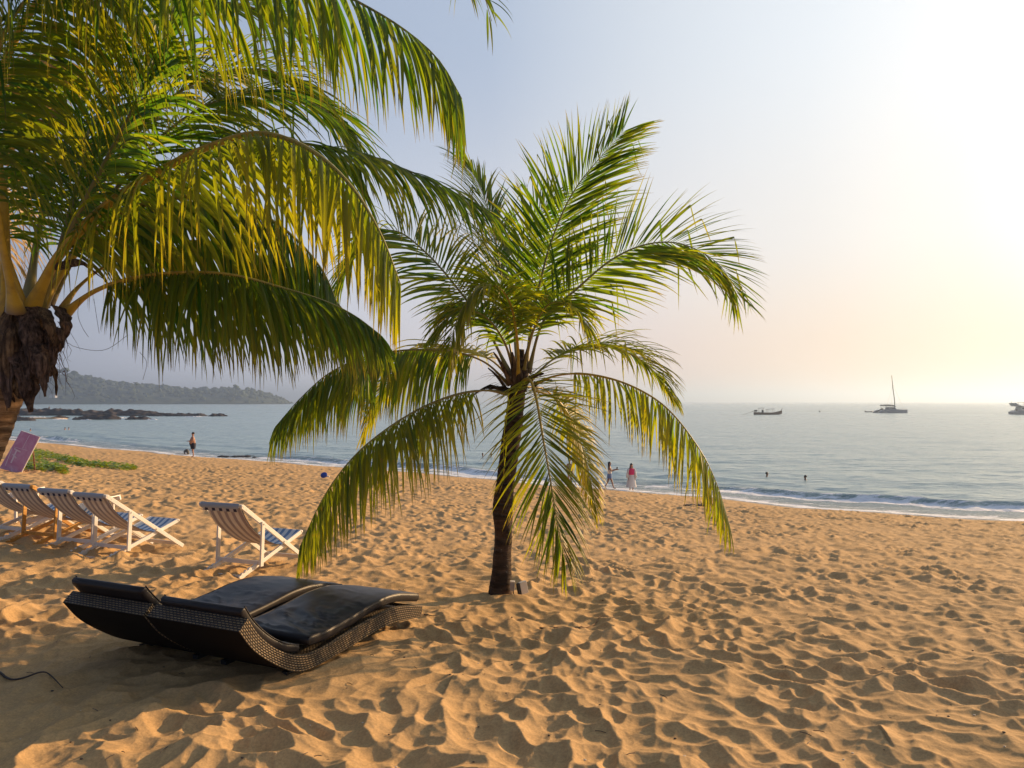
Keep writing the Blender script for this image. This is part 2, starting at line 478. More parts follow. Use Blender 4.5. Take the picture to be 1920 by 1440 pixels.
def bumps(x, y):
    wx = x + .25 * vnoise(x * 1.3, y * 1.3, 50); wy = y + .25 * vnoise(x * 1.3 + 9, y * 1.3, 51)
    q1 = bowls(wx, wy, .235, 3, .5, 1.0, 1.9); q2 = bowls(wx, wy, .13, 13, .5, .9); q3 = bowls(wx, wy, .44, 23, .5, .95, 2.0)
    h = .062 * (q1 ** .72) * (.45 + .9 * (vnoise(x * .8, y * .8, 60) + .5)) + .013 * q2 + .028 * q3 + .025 * fbm(x * .5, y * .5, 70, 2) + .016 * fbm(wx * 6, wy * 6, 80, 3)
    u, s = shore(x, y)
    dry = np.clip((s - 1.6 - .5 * np.sin(u * .4)) / 1.6, 0, 1)
    am = np.ones_like(x)
    for (cx, cy, r, a) in SMOOTH:
        am *= 1 - a * np.exp(-((x - cx) ** 2 + (y - cy) ** 2) / (r * r))
    return (h - .075) * dry * am, np.clip(1 - (s - .8) / 1.3, 0, 1)
def ground_z(x, y):
    b, _ = bumps(np.array([float(x)]), np.array([float(y)]))
    return float(base_z(x, y)) + float(b[0])
def hit(px, py, lo=3.0, hi=130.0):
    """where the line of sight through a point of the photo meets the beach"""
    Y = np.linspace(lo, hi, 6000); X = (px - 960) / F * Y; Z = CAMZ - (py - 753) / F * Y
    g = np.maximum(base_z(X, Y), WATER); i = np.argmax(Z <= g)
    return Vector((X[i], Y[i], g[i]))
SMOOTH += [(-1.4, 5.3, .8, .5), (-3.0, 3.9, 1.2, .25), (-.3, 7.9, .5, .4)]

rows = [1.2]
while rows[-1] < 130:
    y = rows[-1]
    rows.append(y + (0.06 if y < 3.4 else max(.0085, min(y * y / 1440 * .75, max(.085, (y - 22) * .012)))))
rows = np.array(rows); NC = 1000
tn = np.linspace(-1.0, 1.0, NC)
tn = .78 * tn + .22 * tn ** 3 * 1.0
Yg = np.repeat(rows[:, None], NC, 1); Xg = Yg * tn[None, :]
bz, wet = bumps(Xg.ravel(), Yg.ravel())
Zg = base_z(Xg.ravel(), Yg.ravel()) + bz
# small heap of sand round the trunk foot, a hollow beside it
def heap(cx, cy, r, h): return h * np.exp(-((Xg.ravel() - cx) ** 2 + (Yg.ravel() - cy) ** 2) / (r * r))
Zg = Zg + heap(.06, 7.62, .22, .05)
me = from_arrays('sand', np.stack([Xg.ravel(), Yg.ravel(), Zg], -1), grid_faces(len(rows), NC), col=np.stack([wet, wet * 0, wet * 0, wet * 0 + 1], -1))
sand = tag(link('sand', me, m_sand, smooth=True), kind='structure')
print('sand verts', len(me.vertices))
nb_ = 40
xb = np.linspace(-70, 70, 60); yb = np.linspace(-60, 1.2, nb_)
XB, YB = np.meshgrid(xb, yb); ZB = base_z(XB.ravel(), YB.ravel()) - .01
me = from_arrays('backshore', np.stack([XB.ravel(), YB.ravel(), ZB], -1), grid_faces(nb_, 60), col=np.tile([0, 0, 0, 1], (ZB.size, 1)))
tag(link('backshore', me, m_sand, smooth=True), kind='structure')

# ------------------------------------------------------------------ sea
rows = [24.0]
while rows[-1] < 9300:
    y = rows[-1]
    rows.append(y + max(.16, min(y * y / (720 * 5.3) * .45, y * .05)))
rows = np.array(rows); NC = 620
tn = np.linspace(-1.15, 1.15, NC)
Yg = np.repeat(rows[:, None], NC, 1); Xg = Yg * tn[None, :]
x, y = Xg.ravel(), Yg.ravel()
u, s = shore(x, y); o_ = -s
amp = np.clip(1 - (y - 150) / 350, 0, 1)
chop = (.10 * fbm(x * .22 + y * .1, y * .5, 90, 3) + .09 * fbm(x * .7, y * 1.5, 95, 3)) * np.clip(o_ / 8, 0, 1) * amp
foam = np.zeros_like(x); h = chop
def swell(c, hgt, wid, kk, fo, ulo=-200, uhi=200):
    global h, foam
    cc = c + 1.6 * vnoise(u * .07, u * 0 + kk, kk) * 2 + .5 * vnoise(u * .5, u * 0, kk + 3)
    on = np.clip((vnoise(u * .045 + kk, u * 0 + 3 * kk, kk + 7) + .36) * 3.5, 0, 1) * np.clip((u - ulo) / 6, 0, 1) * np.clip((uhi - u) / 6, 0, 1)
    if kk == 3: on = np.maximum(on, np.clip((u + 22) / 10, 0, 1))
    d = (o_ - cc)
    prof = np.where(d < 0, np.exp(-(d / (wid * .45)) ** 2), np.exp(-(d / wid) ** 2))
    h = h + hgt * prof * on
    foam = foam + fo * on * np.exp(-((d + wid * 1.15) / (wid * .6)) ** 2) + .35 * fo * on * np.exp(-(d / .16) ** 2)
swell(3.3, .27, .95, 3, 1.0)
swell(5.2, .17, 1.2, 11, .25)
swell(9.5, .16, 1.8, 21, .0)
swell(15, .14, 2.5, 31, .0)
foam = foam + .66 * np.exp(-((o_ + .1) / .9) ** 2) + .25 * np.exp(-((o_ - 1.3) / 1.3) ** 2)
foam = np.clip(foam, 0, .74)
h = h + .11 * fbm(x * 2.6, y * 2.6, 120, 3) * foam * np.clip(o_ - .6, 0, 1)
swash = np.clip(1 - (o_ + .9) / 1.2, 0, 1) * .10
Z = WATER + h * np.clip(o_ / 2.0 + .3, 0, 1) + .02 + .10 * np.clip(-o_ + .4, 0, .75)
shl = np.clip(1 - o_ / 5.5, 0, 1)
me = from_arrays('sea', np.stack([x, y, Z], -1), grid_faces(len(rows), NC), col=np.stack([foam, shl, foam * 0, foam * 0 + 1], -1))
sea = tag(link('sea', me, m_sea, smooth=True), kind='structure')
print('sea verts', len(me.vertices))

# ------------------------------------------------------------------ headland
m_hill = noisy('hill_forest', (.018, .035, .012), (.045, .07, .022), .05, .95, 1.0)
HY = 1500.0
hp = [(-330, 705), (-120, 692), (0, 694), (60, 704), (85, 705), (110, 708), (150, 716), (200, 722), (260, 726), (330, 730), (400, 730), (440, 731), (470, 738), (495, 744), (510, 750), (516, 753)]
hx = np.array([(p[0] - 960) / F * HY for p in hp]); hz = np.array([(753 - p[1]) / F * HY - 1.5 for p in hp])
nu, nv = 420, 60
uu = np.linspace(hx[0], hx[-1] + 6, nu); vv = np.linspace(0, 1, nv)
U, Vv = np.meshgrid(uu, vv)
ridge = np.interp(U, hx, hz)
prof = np.sin(np.clip(Vv * 1.05, 0, 1) * math.pi * .5) ** .8
shorey = HY - 40 - 60 * vnoise(U * .006, U * 0, 7)
Yh = shorey + Vv * 260
Zh = WATER - 1 + (ridge - WATER + 1) * prof * (Yh / HY) + 5.5 * fbm(U * .045, Yh * .045, 3, 4) * np.clip(Vv * 6, 0, 1)
Zh[0, :] = WATER - 2
me = from_arrays('hill', np.stack([(U * Yh / HY * .5 + U * .5).ravel(), Yh.ravel(), Zh.ravel()], -1), grid_faces(nu and nv, nu))
tag(link('hill', me, m_hill, smooth=True), kind='structure')
# tree crowns on the headland read as one wood
ico = bmesh.new(); bmesh.ops.create_icosphere(ico, subdivisions=2, radius=1.0)
iv = np.array([v.co[:] for v in ico.verts]); fi = np.array([[v.index for v in f.verts] for f in ico.faces]); ico.free()
rng = np.random.default_rng(5)
VV, FF = [], []
cnt = 0
for i in range(900):
    ii = rng.integers(0, nu - 1); jj = int(nv * (1 - rng.random() ** 2 * .7)) - 1 if i % 3 else rng.integers(4, nv)
    jj = min(max(jj, 3), nv - 1)
    X0 = (U * Yh / HY * .5 + U * .5)[jj, ii]; Y0 = Yh[jj, ii]; Z0 = Zh[jj, ii]
    r = rng.uniform(3.5, 7.5)
    lim = min(1.0, (hx[-1] - U[jj, ii]) / 60.0)
    r *= max(.35, lim)
    d = iv * (1 + .22 * rng.standard_normal((len(iv), 1))) * np.array([r, r, r * rng.uniform(.6, 1.0)])
    VV.append(d + np.array([X0, Y0, Z0 + r * .25])); FF.append(fi + cnt); cnt += len(iv)
for (px, pt, rr) in [(128, 694, 5.5), (139, 692, 6.5), (156, 697, 5), (168, 706, 5), (270, 716, 4), (452, 722, 5), (205, 713, 4.5), (118, 699, 4)]:
    p = W(px, pt, HY)
    VV.append(iv * (1 + .25 * rng.standard_normal((len(iv), 1))) * np.array([rr, rr, rr * .75]) + np.array([p.x, HY - 30, p.z - 4])); FF.append(fi + cnt); cnt += len(iv)
    VV.append(iv * np.array([.8, .8, 9]) + np.array([p.x, HY - 30, p.z - 10])); FF.append(fi + cnt); cnt += len(iv)
me = from_arrays('forest', np.concatenate(VV), np.concatenate(FF))
tag(link('forest', me, m_hill), kind='stuff')
# pale shore line and a little white house on the headland
hb = empty('house', W(100, 744, 1430) + Vector((0, 0, -2)))
tag(hb, 'tiny white house low down on the wooded headland', 'house')
m_hw = mat('house_wall', (.45, .45, .44), .7); m_hr = mat('house_roof', (.35, .3, .28), .8)
b = MB(); b.box((11, 7, 5), Matrix.Translation((0, 0, 2.5))); b.build('wall', m_hw, hb)
b = MB(); b.loft([[(-6, -4, 5), (6, -4, 5), (6, 4, 5), (-6, 4, 5)], [(-5, -.2, 7), (5, -.2, 7), (5, .2, 7), (-5, .2, 7)]]); b.build('roof', m_hr, hb)

# ------------------------------------------------------------------ rocks
m_rock = noisy('wet_rock', (.016, .013, .013), (.075, .058, .05), .9, .75, .9)
def reef(name, label, pts, base_py, depth, seed, wmin=5):
    """pts: (px, top py) of the outline seen from the beach"""
    Y = 5.3 * F / (base_py - 753)
    xs = np.array([(p[0] - 960) / F * Y for p in pts]); zs = np.array([CAMZ - (p[1] - 753) / F * Y for p in pts])
    n, m = max(30, int((xs[-1] - xs[0]) / .55)), 26
    X, T = np.meshgrid(np.linspace(xs[0], xs[-1], n), np.linspace(-1, 1, m))
    top = np.interp(X, xs, zs) - WATER
    ends = np.clip(np.minimum(X - xs[0], xs[-1] - X) / 2.0, 0, 1) ** .6
    dd = depth * (.6 + .8 * (vnoise(X * .18, X * 0, seed) + .5)) * (.3 + .7 * ends)
    Yr = Y + depth * .5 + T * dd * .5
    hgt = top * (1 - np.abs(T) ** 2.2) * ends
    big = fbm(X * .5, Yr * .5, seed, 5)
    step = np.round((X * .25 + Yr * .2 + big * 3) * 1.4) * .12
    Zr = WATER - .8 + (hgt + .8) * (1 + .55 * big) + .3 * fbm(X * 2, Yr * 2, seed + 4, 3) * (hgt > .05) + (step % .24) * (hgt > .1)
    Zr[0, :] = WATER - 1.5; Zr[-1, :] = WATER - 1.5
    c = np.array([X.mean(), Yr.mean(), WATER])
    me = from_arrays(name, np.stack([X.ravel(), Yr.ravel(), Zr.ravel()], -1) - c, grid_faces(m, n))
    o = link(name, me, m_rock); o.location = c
    return tag(o, label, 'rock', 'dark rocks off the beach')
reef('rock', 'longest dark rock ridge reaching out from behind the leaning palm trunk', [(-60, 770), (20, 769), (50, 768), (75, 769), (100, 768), (118, 769), (135, 772), (160, 772), (180, 774), (200, 774)], 779.5, 14, 3)
reef('rock', 'highest dark rock hump in the middle of the reef', [(172, 777), (182, 774), (188, 769), (200, 770), (215, 771), (262, 771), (272, 774), (285, 777)], 780, 12, 9)
reef('rock', 'thin low dark rock strip continuing the reef seaward', [(270, 776), (300, 777), (330, 777), (366, 776), (382, 778)], 780.5, 7, 15)
reef('rock', 'small flat dark rock at the seaward end of the reef', [(384, 779), (395, 776.5), (408, 777), (422, 780)], 780.8, 6, 21)
reef('rock', 'dark rock in front of the reef with surf breaking on its left', [(126, 784), (145, 781), (170, 779), (195, 780), (205, 782), (209, 786)], 787.2, 9, 27)
reef('rock', 'low detached dark rock in front of the thin strip', [(226, 785.5), (240, 783.5), (262, 783.5), (278, 786)], 787, 5, 33)
reef('rock', 'reddish dark rock beside the trunk just above the pink board', [(-20, 781), (20, 783), (40, 784.5), (53, 788)], 789.3, 6, 39)
reef('rock', 'low dark rock at the edge of the sand spit in front of the reef', [(86, 783), (100, 781), (118, 783)], 784.5, 5, 45)
reef('rock', 'far low dark rock under the headland', [(60, 755.2), (90, 754.9), (112, 754.3), (140, 755.5)], 757.2, 20, 51)
# sand spit with surf by the reef
b = MB(); p0 = hit(20, 785, 80, 400)
Ys = 5.3 * F / (786 - 753.)
spx = [(10, 0), (50, 1), (85, 1), (108, 0)]
b.loft([[((px - 960) / F * Ys, Ys + 3 * k - 2, WATER - .3), ((px - 960) / F * Ys, Ys + 3 * k, WATER + .25 + .2 * k), ((px - 960) / F * Ys, Ys + 4 + 3 * k, WATER + .25), ((px - 960) / F * Ys, Ys + 7 + 3 * k, WATER - .3)] for px, k in spx])
tag(b.build('sand_spit', m_sand), kind='structure')
m_foam = mat('foam', (.82, .84, .86), .8); t = NT(m_foam); nz = t.noise(1.1, 8, .75, obj_coord(t)); t.l(t.bump(nz.outputs[0], 1, .3), t.b.inputs['Normal'])
def foam_patch(px0, px1, py, dep, seed):
    Y = 5.3 * F / (py - 753)
    n, m = 60, 10
    X, T = np.meshgrid(np.linspace((px0 - 960) / F * Y, (px1 - 960) / F * Y, n), np.linspace(-1, 1, m))
    e = np.sin(np.linspace(0, math.pi, n))[None, :] ** .5
    Yf = Y + T * dep * e * (.5 + .9 * (vnoise(X * .5, X * 0, seed) + .5))
    Zf = WATER + .02 + (.34 * (1 - T * T) * e + .25 * fbm(X * 1.6, Yf * 1.6, seed, 3) * (1 - T * T)) - .14
    return np.stack([X.ravel(), Yf.ravel(), Zf.ravel()], -1), grid_faces(m, n)
Vs, Fs, k = [], [], 0
for a in [(48, 90, 783, 3, 1), (98, 128, 786.5, 2.5, 2), (205, 240, 784, 1.6, 3), (340, 392, 781.6, 1.2, 4), (60, 92, 778.8, 3, 5), (150, 176, 787.6, .8, 6), (270, 300, 787, .6, 7)]:
    v, f = foam_patch(*a); Vs.append(v); Fs.append(f + k); k += len(v)
tag(link('surf_foam', from_arrays('surf_foam', np.concatenate(Vs), np.concatenate(Fs)), m_foam, smooth=True), kind='stuff')
# ------------------------------------------------------------------ palms
rnd = random.Random(11)
def catmull(P, n):
    P = [np.array(p, float) for p in P]
    P = [2 * P[0] - P[1]] + P + [2 * P[-1] - P[-2]]
    out_ = []
    m = len(P) - 3
    for i in range(m):
        a, b, c, d = P[i:i + 4]
        k = n // m + 1
        for j in range(k):
            t_ = j / k
            out_.append(.5 * ((2 * b) + (-a + c) * t_ + (2 * a - 5 * b + 4 * c - d) * t_ ** 2 + (-a + 3 * b - 3 * c + d) * t_ ** 3))
    out_.append(P[-2])
    out_ = np.array(out_)
    L = np.concatenate([[0], np.cumsum(np.linalg.norm(np.diff(out_, axis=0), axis=1))])
    q = np.linspace(0, L[-1], n)
    return np.stack([np.interp(q, L, out_[:, k]) for k in range(3)], -1), L[-1]
def nrm(v): return v / (np.linalg.norm(v) + 1e-9)

PROF = np.array([.30, .78, 1.0, 1.0, .95, .85, .70, .50, .27, .03])
def leaflet(base, d0, wd, L, wid, g, kink, r, yel):
    """one blade: folded along its midrib, bending down under its own weight"""
    n = len(PROF); p = base.copy(); d = nrm(d0); Vs = []; C = []
    rv = r.random(); cur = np.array([r.uniform(-.12, .12), r.uniform(-.12, .12), 0])
    for i in range(n):
        t_ = i / (n - 1)
        wv = wd - d * np.dot(wd, d)
        wv = nrm(wv) * wid * .5 * PROF[i]
        nn = np.cross(d, nrm(wv))
        if nn[2] < 0: nn = -nn
        f = nn * wid * .20 * PROF[i]
        Vs += [p - wv - f * .3, p + f, p + wv - f * .3]
        C += [(t_, rv, yel, 1)] * 3
        d = d + np.array([0, 0, -1.0]) * g * (t_ + .12) / n * 1.6 + cur / n * 1.5
        if i == kink: d = nrm(d) * .25 + np.array([r.uniform(-.2, .2), r.uniform(-.2, .2), -1.0])
        d = nrm(d); p = p + d * L / (n - 1)
    return Vs, C
LF = []
for i in range(len(PROF) - 1):
    for k in (0, 1):
        a = i * 3 + k; LF.append([a, a + 1, a + 4, a + 3])
LF = np.array(LF)

def frond(parent, pts, L, n, droop, hint=(0, 0, 1), yel=.2, t0=.2, pr=.03, single=False, wid=.036, rise=.25, m=None, mr=None, name='frond', label=None, ang=(72, 22), cut=1.0, seed=0, tipL=.45, kinks=.09):
    r = random.Random(seed * 77 + 5)
    n = int(n * (1.0 if single else (1.7 if parent.name == 'palm_tree.002' else 1.5))); wid *= (1.0 if single else (.9 if parent.name == 'palm_tree.002' else .76)); yel = yel * .85 + (.08 if parent.name == 'palm_tree.002' else 0)
    if droop >= 1.6:
        rise -= .85; ang = (82, 30); L *= 1.08
    m = m or m_leaf; mr = mr or m_rachis
    P, LL = catmull([W(*p) for p in pts], 64)
    T = np.gradient(P, axis=0); T /= np.linalg.norm(T, axis=1)[:, None]
    hint = np.array(hint, float); N = []; prev = None
    for tv in T:
        v = hint - tv * np.dot(hint, tv)
        if prev is not None: v = v * .35 + (prev - tv * np.dot(prev, tv)) * .65
        v = nrm(v); N.append(v); prev = v
    N = np.array(N); S = np.cross(T, N)
    # stalk and midrib
    k = 8; V_ = []; C_l = []
    for i in range(64):
        tt = i / 63
        rad = pr * ((1 - tt) ** .8 * .72 + .06) + pr * 1.0 * max(0, 1 - tt / .10) ** 1.6
        for j in range(k):
            a = j / k * 2 * math.pi
            V_.append(P[i] + S[i] * math.cos(a) * rad + N[i] * math.sin(a) * rad * (.62 if tt < t0 else .8)); C_l.append((tt, .5, yel, 1))
    me = from_arrays(name, V_, grid_faces(64, k, wrap=True), col=C_l)
    fo = link(name, me, mr, parent, smooth=True)
    if label: fo['label'] = label
    allV, allC, cntv = [], [], 0
    for side in (-1, 1):
        for q in range(n):
            tt = t0 + (cut - t0) * (q + r.uniform(.1, .9)) / n
            if r.random() < .02: continue
            fi_ = tt * 63; i0 = min(int(fi_), 62); fr_ = fi_ - i0
            p = P[i0] * (1 - fr_) + P[i0 + 1] * fr_; tv = T[i0]; nv_ = N[i0]; sv = S[i0]
            al = R(ang[0] + (ang[1] - ang[0]) * ((tt - t0) / (1 - t0)) ** 1.1 + r.gauss(0, 5.0))
            be = rise + r.gauss(0, .17)
            d0 = tv * math.cos(al) + (sv * side * math.cos(be) + nv_ * math.sin(be)) * math.sin(al)
            u_ = (tt - t0) / (1 - t0)
            ll = L * (.50 + .50 * min(1, u_ / .18)) * (1 - (1 - tipL) * max(0, (u_ - .5) / .5) ** 1.3) * r.uniform(.88, 1.06)
            wd = tv * math.cos(.5) + nv_ * math.sin(.5) * r.uniform(.2, 1.3)
            kk = r.randint(3, 7) if r.random() < kinks else -1
            v, c = leaflet(p + sv * side * pr * .25, d0, wd, ll, wid * r.uniform(.8, 1.12) * (.75 + .25 * math.sin(math.pi * min(1, u_ + .15))), droop * r.uniform(.6, 1.5), kk, r, min(1, max(0, yel + r.gauss(0, .12))))
            if single:
                lo = link('leaflet', from_arrays('leaflet', v, LF, col=c), m, fo)
            else:
                allV += v; allC += c
    if not single:
        nl = len(allV) // (len(PROF) * 3)
        FF_ = (LF[None] + (np.arange(nl) * len(PROF) * 3)[:, None, None]).reshape(-1, 4)
        lo = link('leaflets', from_arrays('leaflets', allV, FF_, col=allC), m, fo)
        lo['kind'] = 'stuff'
    return fo

def trunk_mesh(name, path, rads, m, parent, rings=0.045, lump=.06, seed=1, kseg=28):
    P, L = catmull(path, max(60, int(L_est(path) / rings * 3)))
    n = len(P); T = np.gradient(P, axis=0); T /= np.linalg.norm(T, axis=1)[:, None]
    rr = np.interp(np.linspace(0, 1, n), np.linspace(0, 1, len(rads)), rads)
    V_ = []
    ref = np.array([0, 1.0, 0])
    for i in range(n):
        a_ = nrm(ref - T[i] * np.dot(ref, T[i])); b_ = np.cross(T[i], a_)
        s_ = i / n * L / rings
        ph = s_ % 1.0
        for j in range(kseg):
            an = j / kseg * 2 * math.pi
            nz_ = mnoise.noise(Vector((math.cos(an) * 1.2, math.sin(an) * 1.2, i / n * L * 5 + seed)))
            ph2 = (s_ + .35 * nz_) % 1.0
            rad = rr[i] * (1 + lump * nz_ + .045 * (1 - ph2) ** 2 * (1 if rings else 0))
            V_.append(P[i] + a_ * math.cos(an) * rad + b_ * math.sin(an) * rad)
    me = from_arrays(name, V_, grid_faces(n, kseg, wrap=True))
    o = link(name, me, m, parent, smooth=True)
    return o
def L_est(path):
    p = [np.array(q) for q in path]; return sum(np.linalg.norm(p[i + 1] - p[i]) for i in range(len(p) - 1))

def sheath(parent, pts, wid, m, name='leaf_sheath', seed=0, ragged=0.0, curl=.5, thick=.012):
    """a curved woody or fibrous strip that wraps the crown"""
    r = random.Random(seed)
    P, L = catmull(pts, 22); nc = 9
    T = np.gradient(P, axis=0); T /= np.linalg.norm(T, axis=1)[:, None]
    V_ = []
    for i in range(22):
        tt = i / 21
        out_ = nrm(np.array([P[i][0] - crown_c[0], P[i][1] - crown_c[1], 0]) + 1e-3)
        sd_ = nrm(np.cross(T[i], out_))
        w_ = wid * (1 - tt ** 2 * .85) * (1 + ragged * mnoise.noise(Vector((tt * 6, seed, 0))))
        for j in range(nc):
            q = (j / (nc - 1) - .5) * 2
            off = -out_ * curl * w_ * q * q * .5
            jit = ragged * .25 * w_ * mnoise.noise(Vector((tt * 7, q * 2, seed * 3.1)))
            V_.append(P[i] + sd_ * w_ * .5 * q + off + out_ * jit + T[i] * (ragged * .35 * w_ * mnoise.noise(Vector((q * 4, seed, 5))) if i > 15 else 0))
    me = from_arrays(name, V_, grid_faces(22, nc))
    o = link(name, me, m, parent, smooth=True)
    md = o.modifiers.new('thick', 'SOLIDIFY'); md.thickness = thick; md.offset = 0
    return o

# --- near palm leaning in from the left
lp = empty('palm_tree', (-6.35, 5.6, 0.0))
tag(lp, 'large leaning coconut palm on the left with brown fibrous crown and long yellow green fronds', 'palm tree', 'coconut palms on the sand')
crown_c = W(52, 600, 5.5)
PAR = []
def under(o):   # parts are modelled in world space, then tied to the thing's base
    return o
def tie(root):
    bpy.context.view_layer.update()
    mi = Matrix.Translation(root.location).inverted()
    for ch in root.children:
        ch.matrix_parent_inverse = mi
tp = [Vector((-5.3, 5.6, -.25)), W(-190, 1120, 5.55), W(-85, 950, 5.5), W(-40, 840, 5.5), W(-11, 760, 5.5), W(14, 690, 5.5), W(42, 620, 5.5), W(58, 575, 5.5)]
lp.location = (-5.3, 5.6, 0)
trunk_mesh('trunk', tp, [.25, .20, .165, .150, .155, .165, .17, .14], m_bark, lp, rings=.062, seed=3)
for k, (a0, px0, py0, px1, py1, wd) in enumerate([(0, 15, 560, 22, 690, .14), (1, 52, 562, 66, 700, .15), (2, 84, 565, 100, 640, .10), (3, 40, 600, 54, 760, .17), (4, 0, 570, 4, 700, .2), (5, 68, 620, 84, 705, .13), (6, 26, 640, 34, 735, .18), (7, 94, 590, 114, 640, .06)]):
    d = 5.5 - .16 - .03 * (k % 3)
    sheath(lp, [W(px0, py0 + 14, d + .05), W((px0 + px1) / 2, (py0 + py1) / 2, d - .05), W(px1, py1 - 15, d - .05), W(px1 + 4, py1 + 12, d)], wd, m_fibre if k % 2 else m_sheath, 'leaf_sheath', seed=k, ragged=.35, curl=.4)
# torn fibre mats hanging off the crown
for k, pp in enumerate([[(108, 575, 5.4), (122, 610, 5.35), (116, 640, 5.35), (112, 660, 5.36)], [(95, 610, 5.4), (100, 650, 5.34), (97, 680, 5.34), (95, 706, 5.36)], [(60, 620, 5.35), (72, 660, 5.3), (82, 690, 5.3), (85, 712, 5.32)],
                        [(30, 640, 5.33), (45, 690, 5.28), (52, 720, 5.28), (56, 745, 5.3)], [(60, 700, 5.33), (58, 720, 5.3), (60, 738, 5.3), (62, 750, 5.3)], [(0, 630, 5.33), (8, 690, 5.28), (14, 730, 5.28), (16, 765, 5.3)], [(75, 640, 5.4), (84, 668, 5.36), (78, 700, 5.36), (74, 720, 5.36)]]):
    sheath(lp, [W(*p) for p in pp], [.11, .10, .16, .17, .03, .16, .14][k], m_fibre, 'fibre_mat', seed=20 + k, ragged=.6, curl=-.25, thick=.006)
r_ = random.Random(14)
for k in range(16):
    x0 = r_.uniform(0, 100); y0 = r_.uniform(600, 690); d0 = 5.33 + r_.uniform(-.06, .1) + max(0, (x0 - 85)) * .004; l_ = r_.uniform(50, 110); dx = r_.uniform(-6, 14) - max(0, (x0 - 80)) * .2
    sheath(lp, [W(x0, y0, d0), W(x0 + dx * .6 + r_.uniform(-5, 5), y0 + l_ * .35, d0 - .03), W(x0 + dx + r_.uniform(-5, 5), y0 + l_ * .7, d0 - .045), W(x0 + dx + r_.uniform(-9, 9), y0 + l_, d0 - .03)], r_.uniform(.04, .10), m_sheath if k % 3 == 0 else m_fibre, 'fibre_mat', seed=70 + k, ragged=.9, curl=r_.uniform(-.6, .8), thick=.005)
b = MB()
r_ = random.Random(4)
for i in range(90):
    x0 = r_.uniform(10, 122); y0 = r_.uniform(590, 700); d0 = 5.5 + r_.uniform(-.22, .1)
    p = W(x0, y0, d0); q = [p]
    for j in range(5):
        p = p + Vector((r_.uniform(-.02, .035), r_.uniform(-.02, .02), -r_.uniform(.015, .06))); q.append(p)
    b.tube(q, [.0028, .002, .0018, .0015, .001, .0006], 4)
for qq in [[(118, 600, 5.4), (124, 640, 5.4), (160, 655, 5.4), (200, 655, 5.4), (240, 628, 5.4)], [(150, 560, 5.4), (146, 590, 5.4), (155, 615, 5.4), (166, 632, 5.4)], [(176, 560, 5.4), (182, 600, 5.4), (186, 625, 5.4)], [(45, 560, 5.5), (262, 660, 5.5), (275, 680, 5.5), (268, 712, 5.5)][1:]]:
    P_, _ = catmull([W(*q) for q in qq], 16); b.tube(list(P_), .0016, 4)
b.build('fibre_strand', m_fibre, lp)
# broken dry flower stalk
b = MB(); P_, _ = catmull([W(105, 500, 5.35), W(150, 492, 5.2), W(172, 506, 5.15), (W(192, 522, 5.15))], 10); b.tube(list(P_), [.03, .032, .03, .028, .03, .022, .014, .01, .006, .002], 7); b.build('dry_stalk', m_sheath, lp, True)

FR = frond
FR(lp, [(48, 600, 5.45), (110, 480, 5.3), (200, 385, 5.15), (300, 320, 5.0), (400, 272, 4.85), (490, 250, 4.75), (580, 280, 4.65), (655, 345, 4.6), (712, 435, 4.6), (752, 535, 4.6)], 1.0, 98, 2.4, yel=.55, t0=.16, pr=.058, single=True, wid=.033, rise=.1, seed=1, label='large yellowing frond arching over the whole left side')
FR(lp, [(70, 590, 5.5), (140, 478, 5.6), (220, 405, 5.7), (320, 372, 5.75), (420, 375, 5.8), (520, 420, 5.85), (600, 500, 5.9), (640, 590, 5.95)], .98, 84, 2.0, yel=.18, t0=.18, pr=.05, wid=.036, rise=.0, seed=2)
FR(lp, [(118, 592, 5.5), (170, 550, 5.45), (240, 524, 5.4), (330, 512, 5.35), (430, 515, 5.3), (530, 540, 5.3), (610, 565, 5.3), (665, 592, 5.3), (710, 625, 5.3)], .80, 100, 2.0, yel=.2, t0=.17, pr=.034, wid=.036, rise=.0, seed=3, label='lowest frond hanging like a curtain over the sea')
FR(lp, [(70, 585, 5.5), (125, 450, 5.4), (185, 330, 5.3), (245, 215, 5.2), (295, 105, 5.1), (335, -10, 5.0), (350, -120, 4.9)], 1.0, 80, .8, hint=(-.45, -.75, .4), yel=.12, t0=.2, pr=.048, wid=.036, rise=.05, seed=4, mr=m_rachis2)
FR(lp, [(62, 585, 5.6), (170, 430, 5.8), (300, 320, 6.0), (430, 262, 6.15), (560, 268, 6.3), (680, 292, 6.4), (790, 330, 6.5), (912, 392, 6.6)], .95, 84, 1.7, yel=.16, t0=.2, pr=.042, wid=.036, rise=.55, seed=5, mr=m_rachis2)
FR(lp, [(40, 590, 5.4), (-10, 380, 5.1), (0, 150, 4.8), (90, -20, 4.6), (230, -95, 4.45), (380, -105, 4.35), (520, -75, 4.3), (650, -8, 4.25), (750, 50, 4.2), (822, 112, 4.2), (866, 185, 4.2)], .96, 100, 2.4, yel=.18, t0=.22, pr=.045, wid=.036, rise=.0, seed=6)
FR(lp, [(14, 600, 5.4), (10, 470, 5.3), (2, 330, 5.2), (-40, 160, 5.0), (-120, 40, 4.8), (-240, 0, 4.6)], .9, 60, 1.6, hint=(.6, -.5, .5), yel=.2, t0=.25, pr=.055, wid=.034, seed=7)
FR(lp, [(60, 580, 5.6), (150, 400, 5.9), (240, 270, 6.1), (340, 170, 6.3), (450, 130, 6.5), (550, 150, 6.6), (640, 235, 6.7)], 1.0, 80, 1.3, yel=.25, t0=.2, pr=.04, wid=.036, rise=.2, seed=8, mr=m_rachis2)
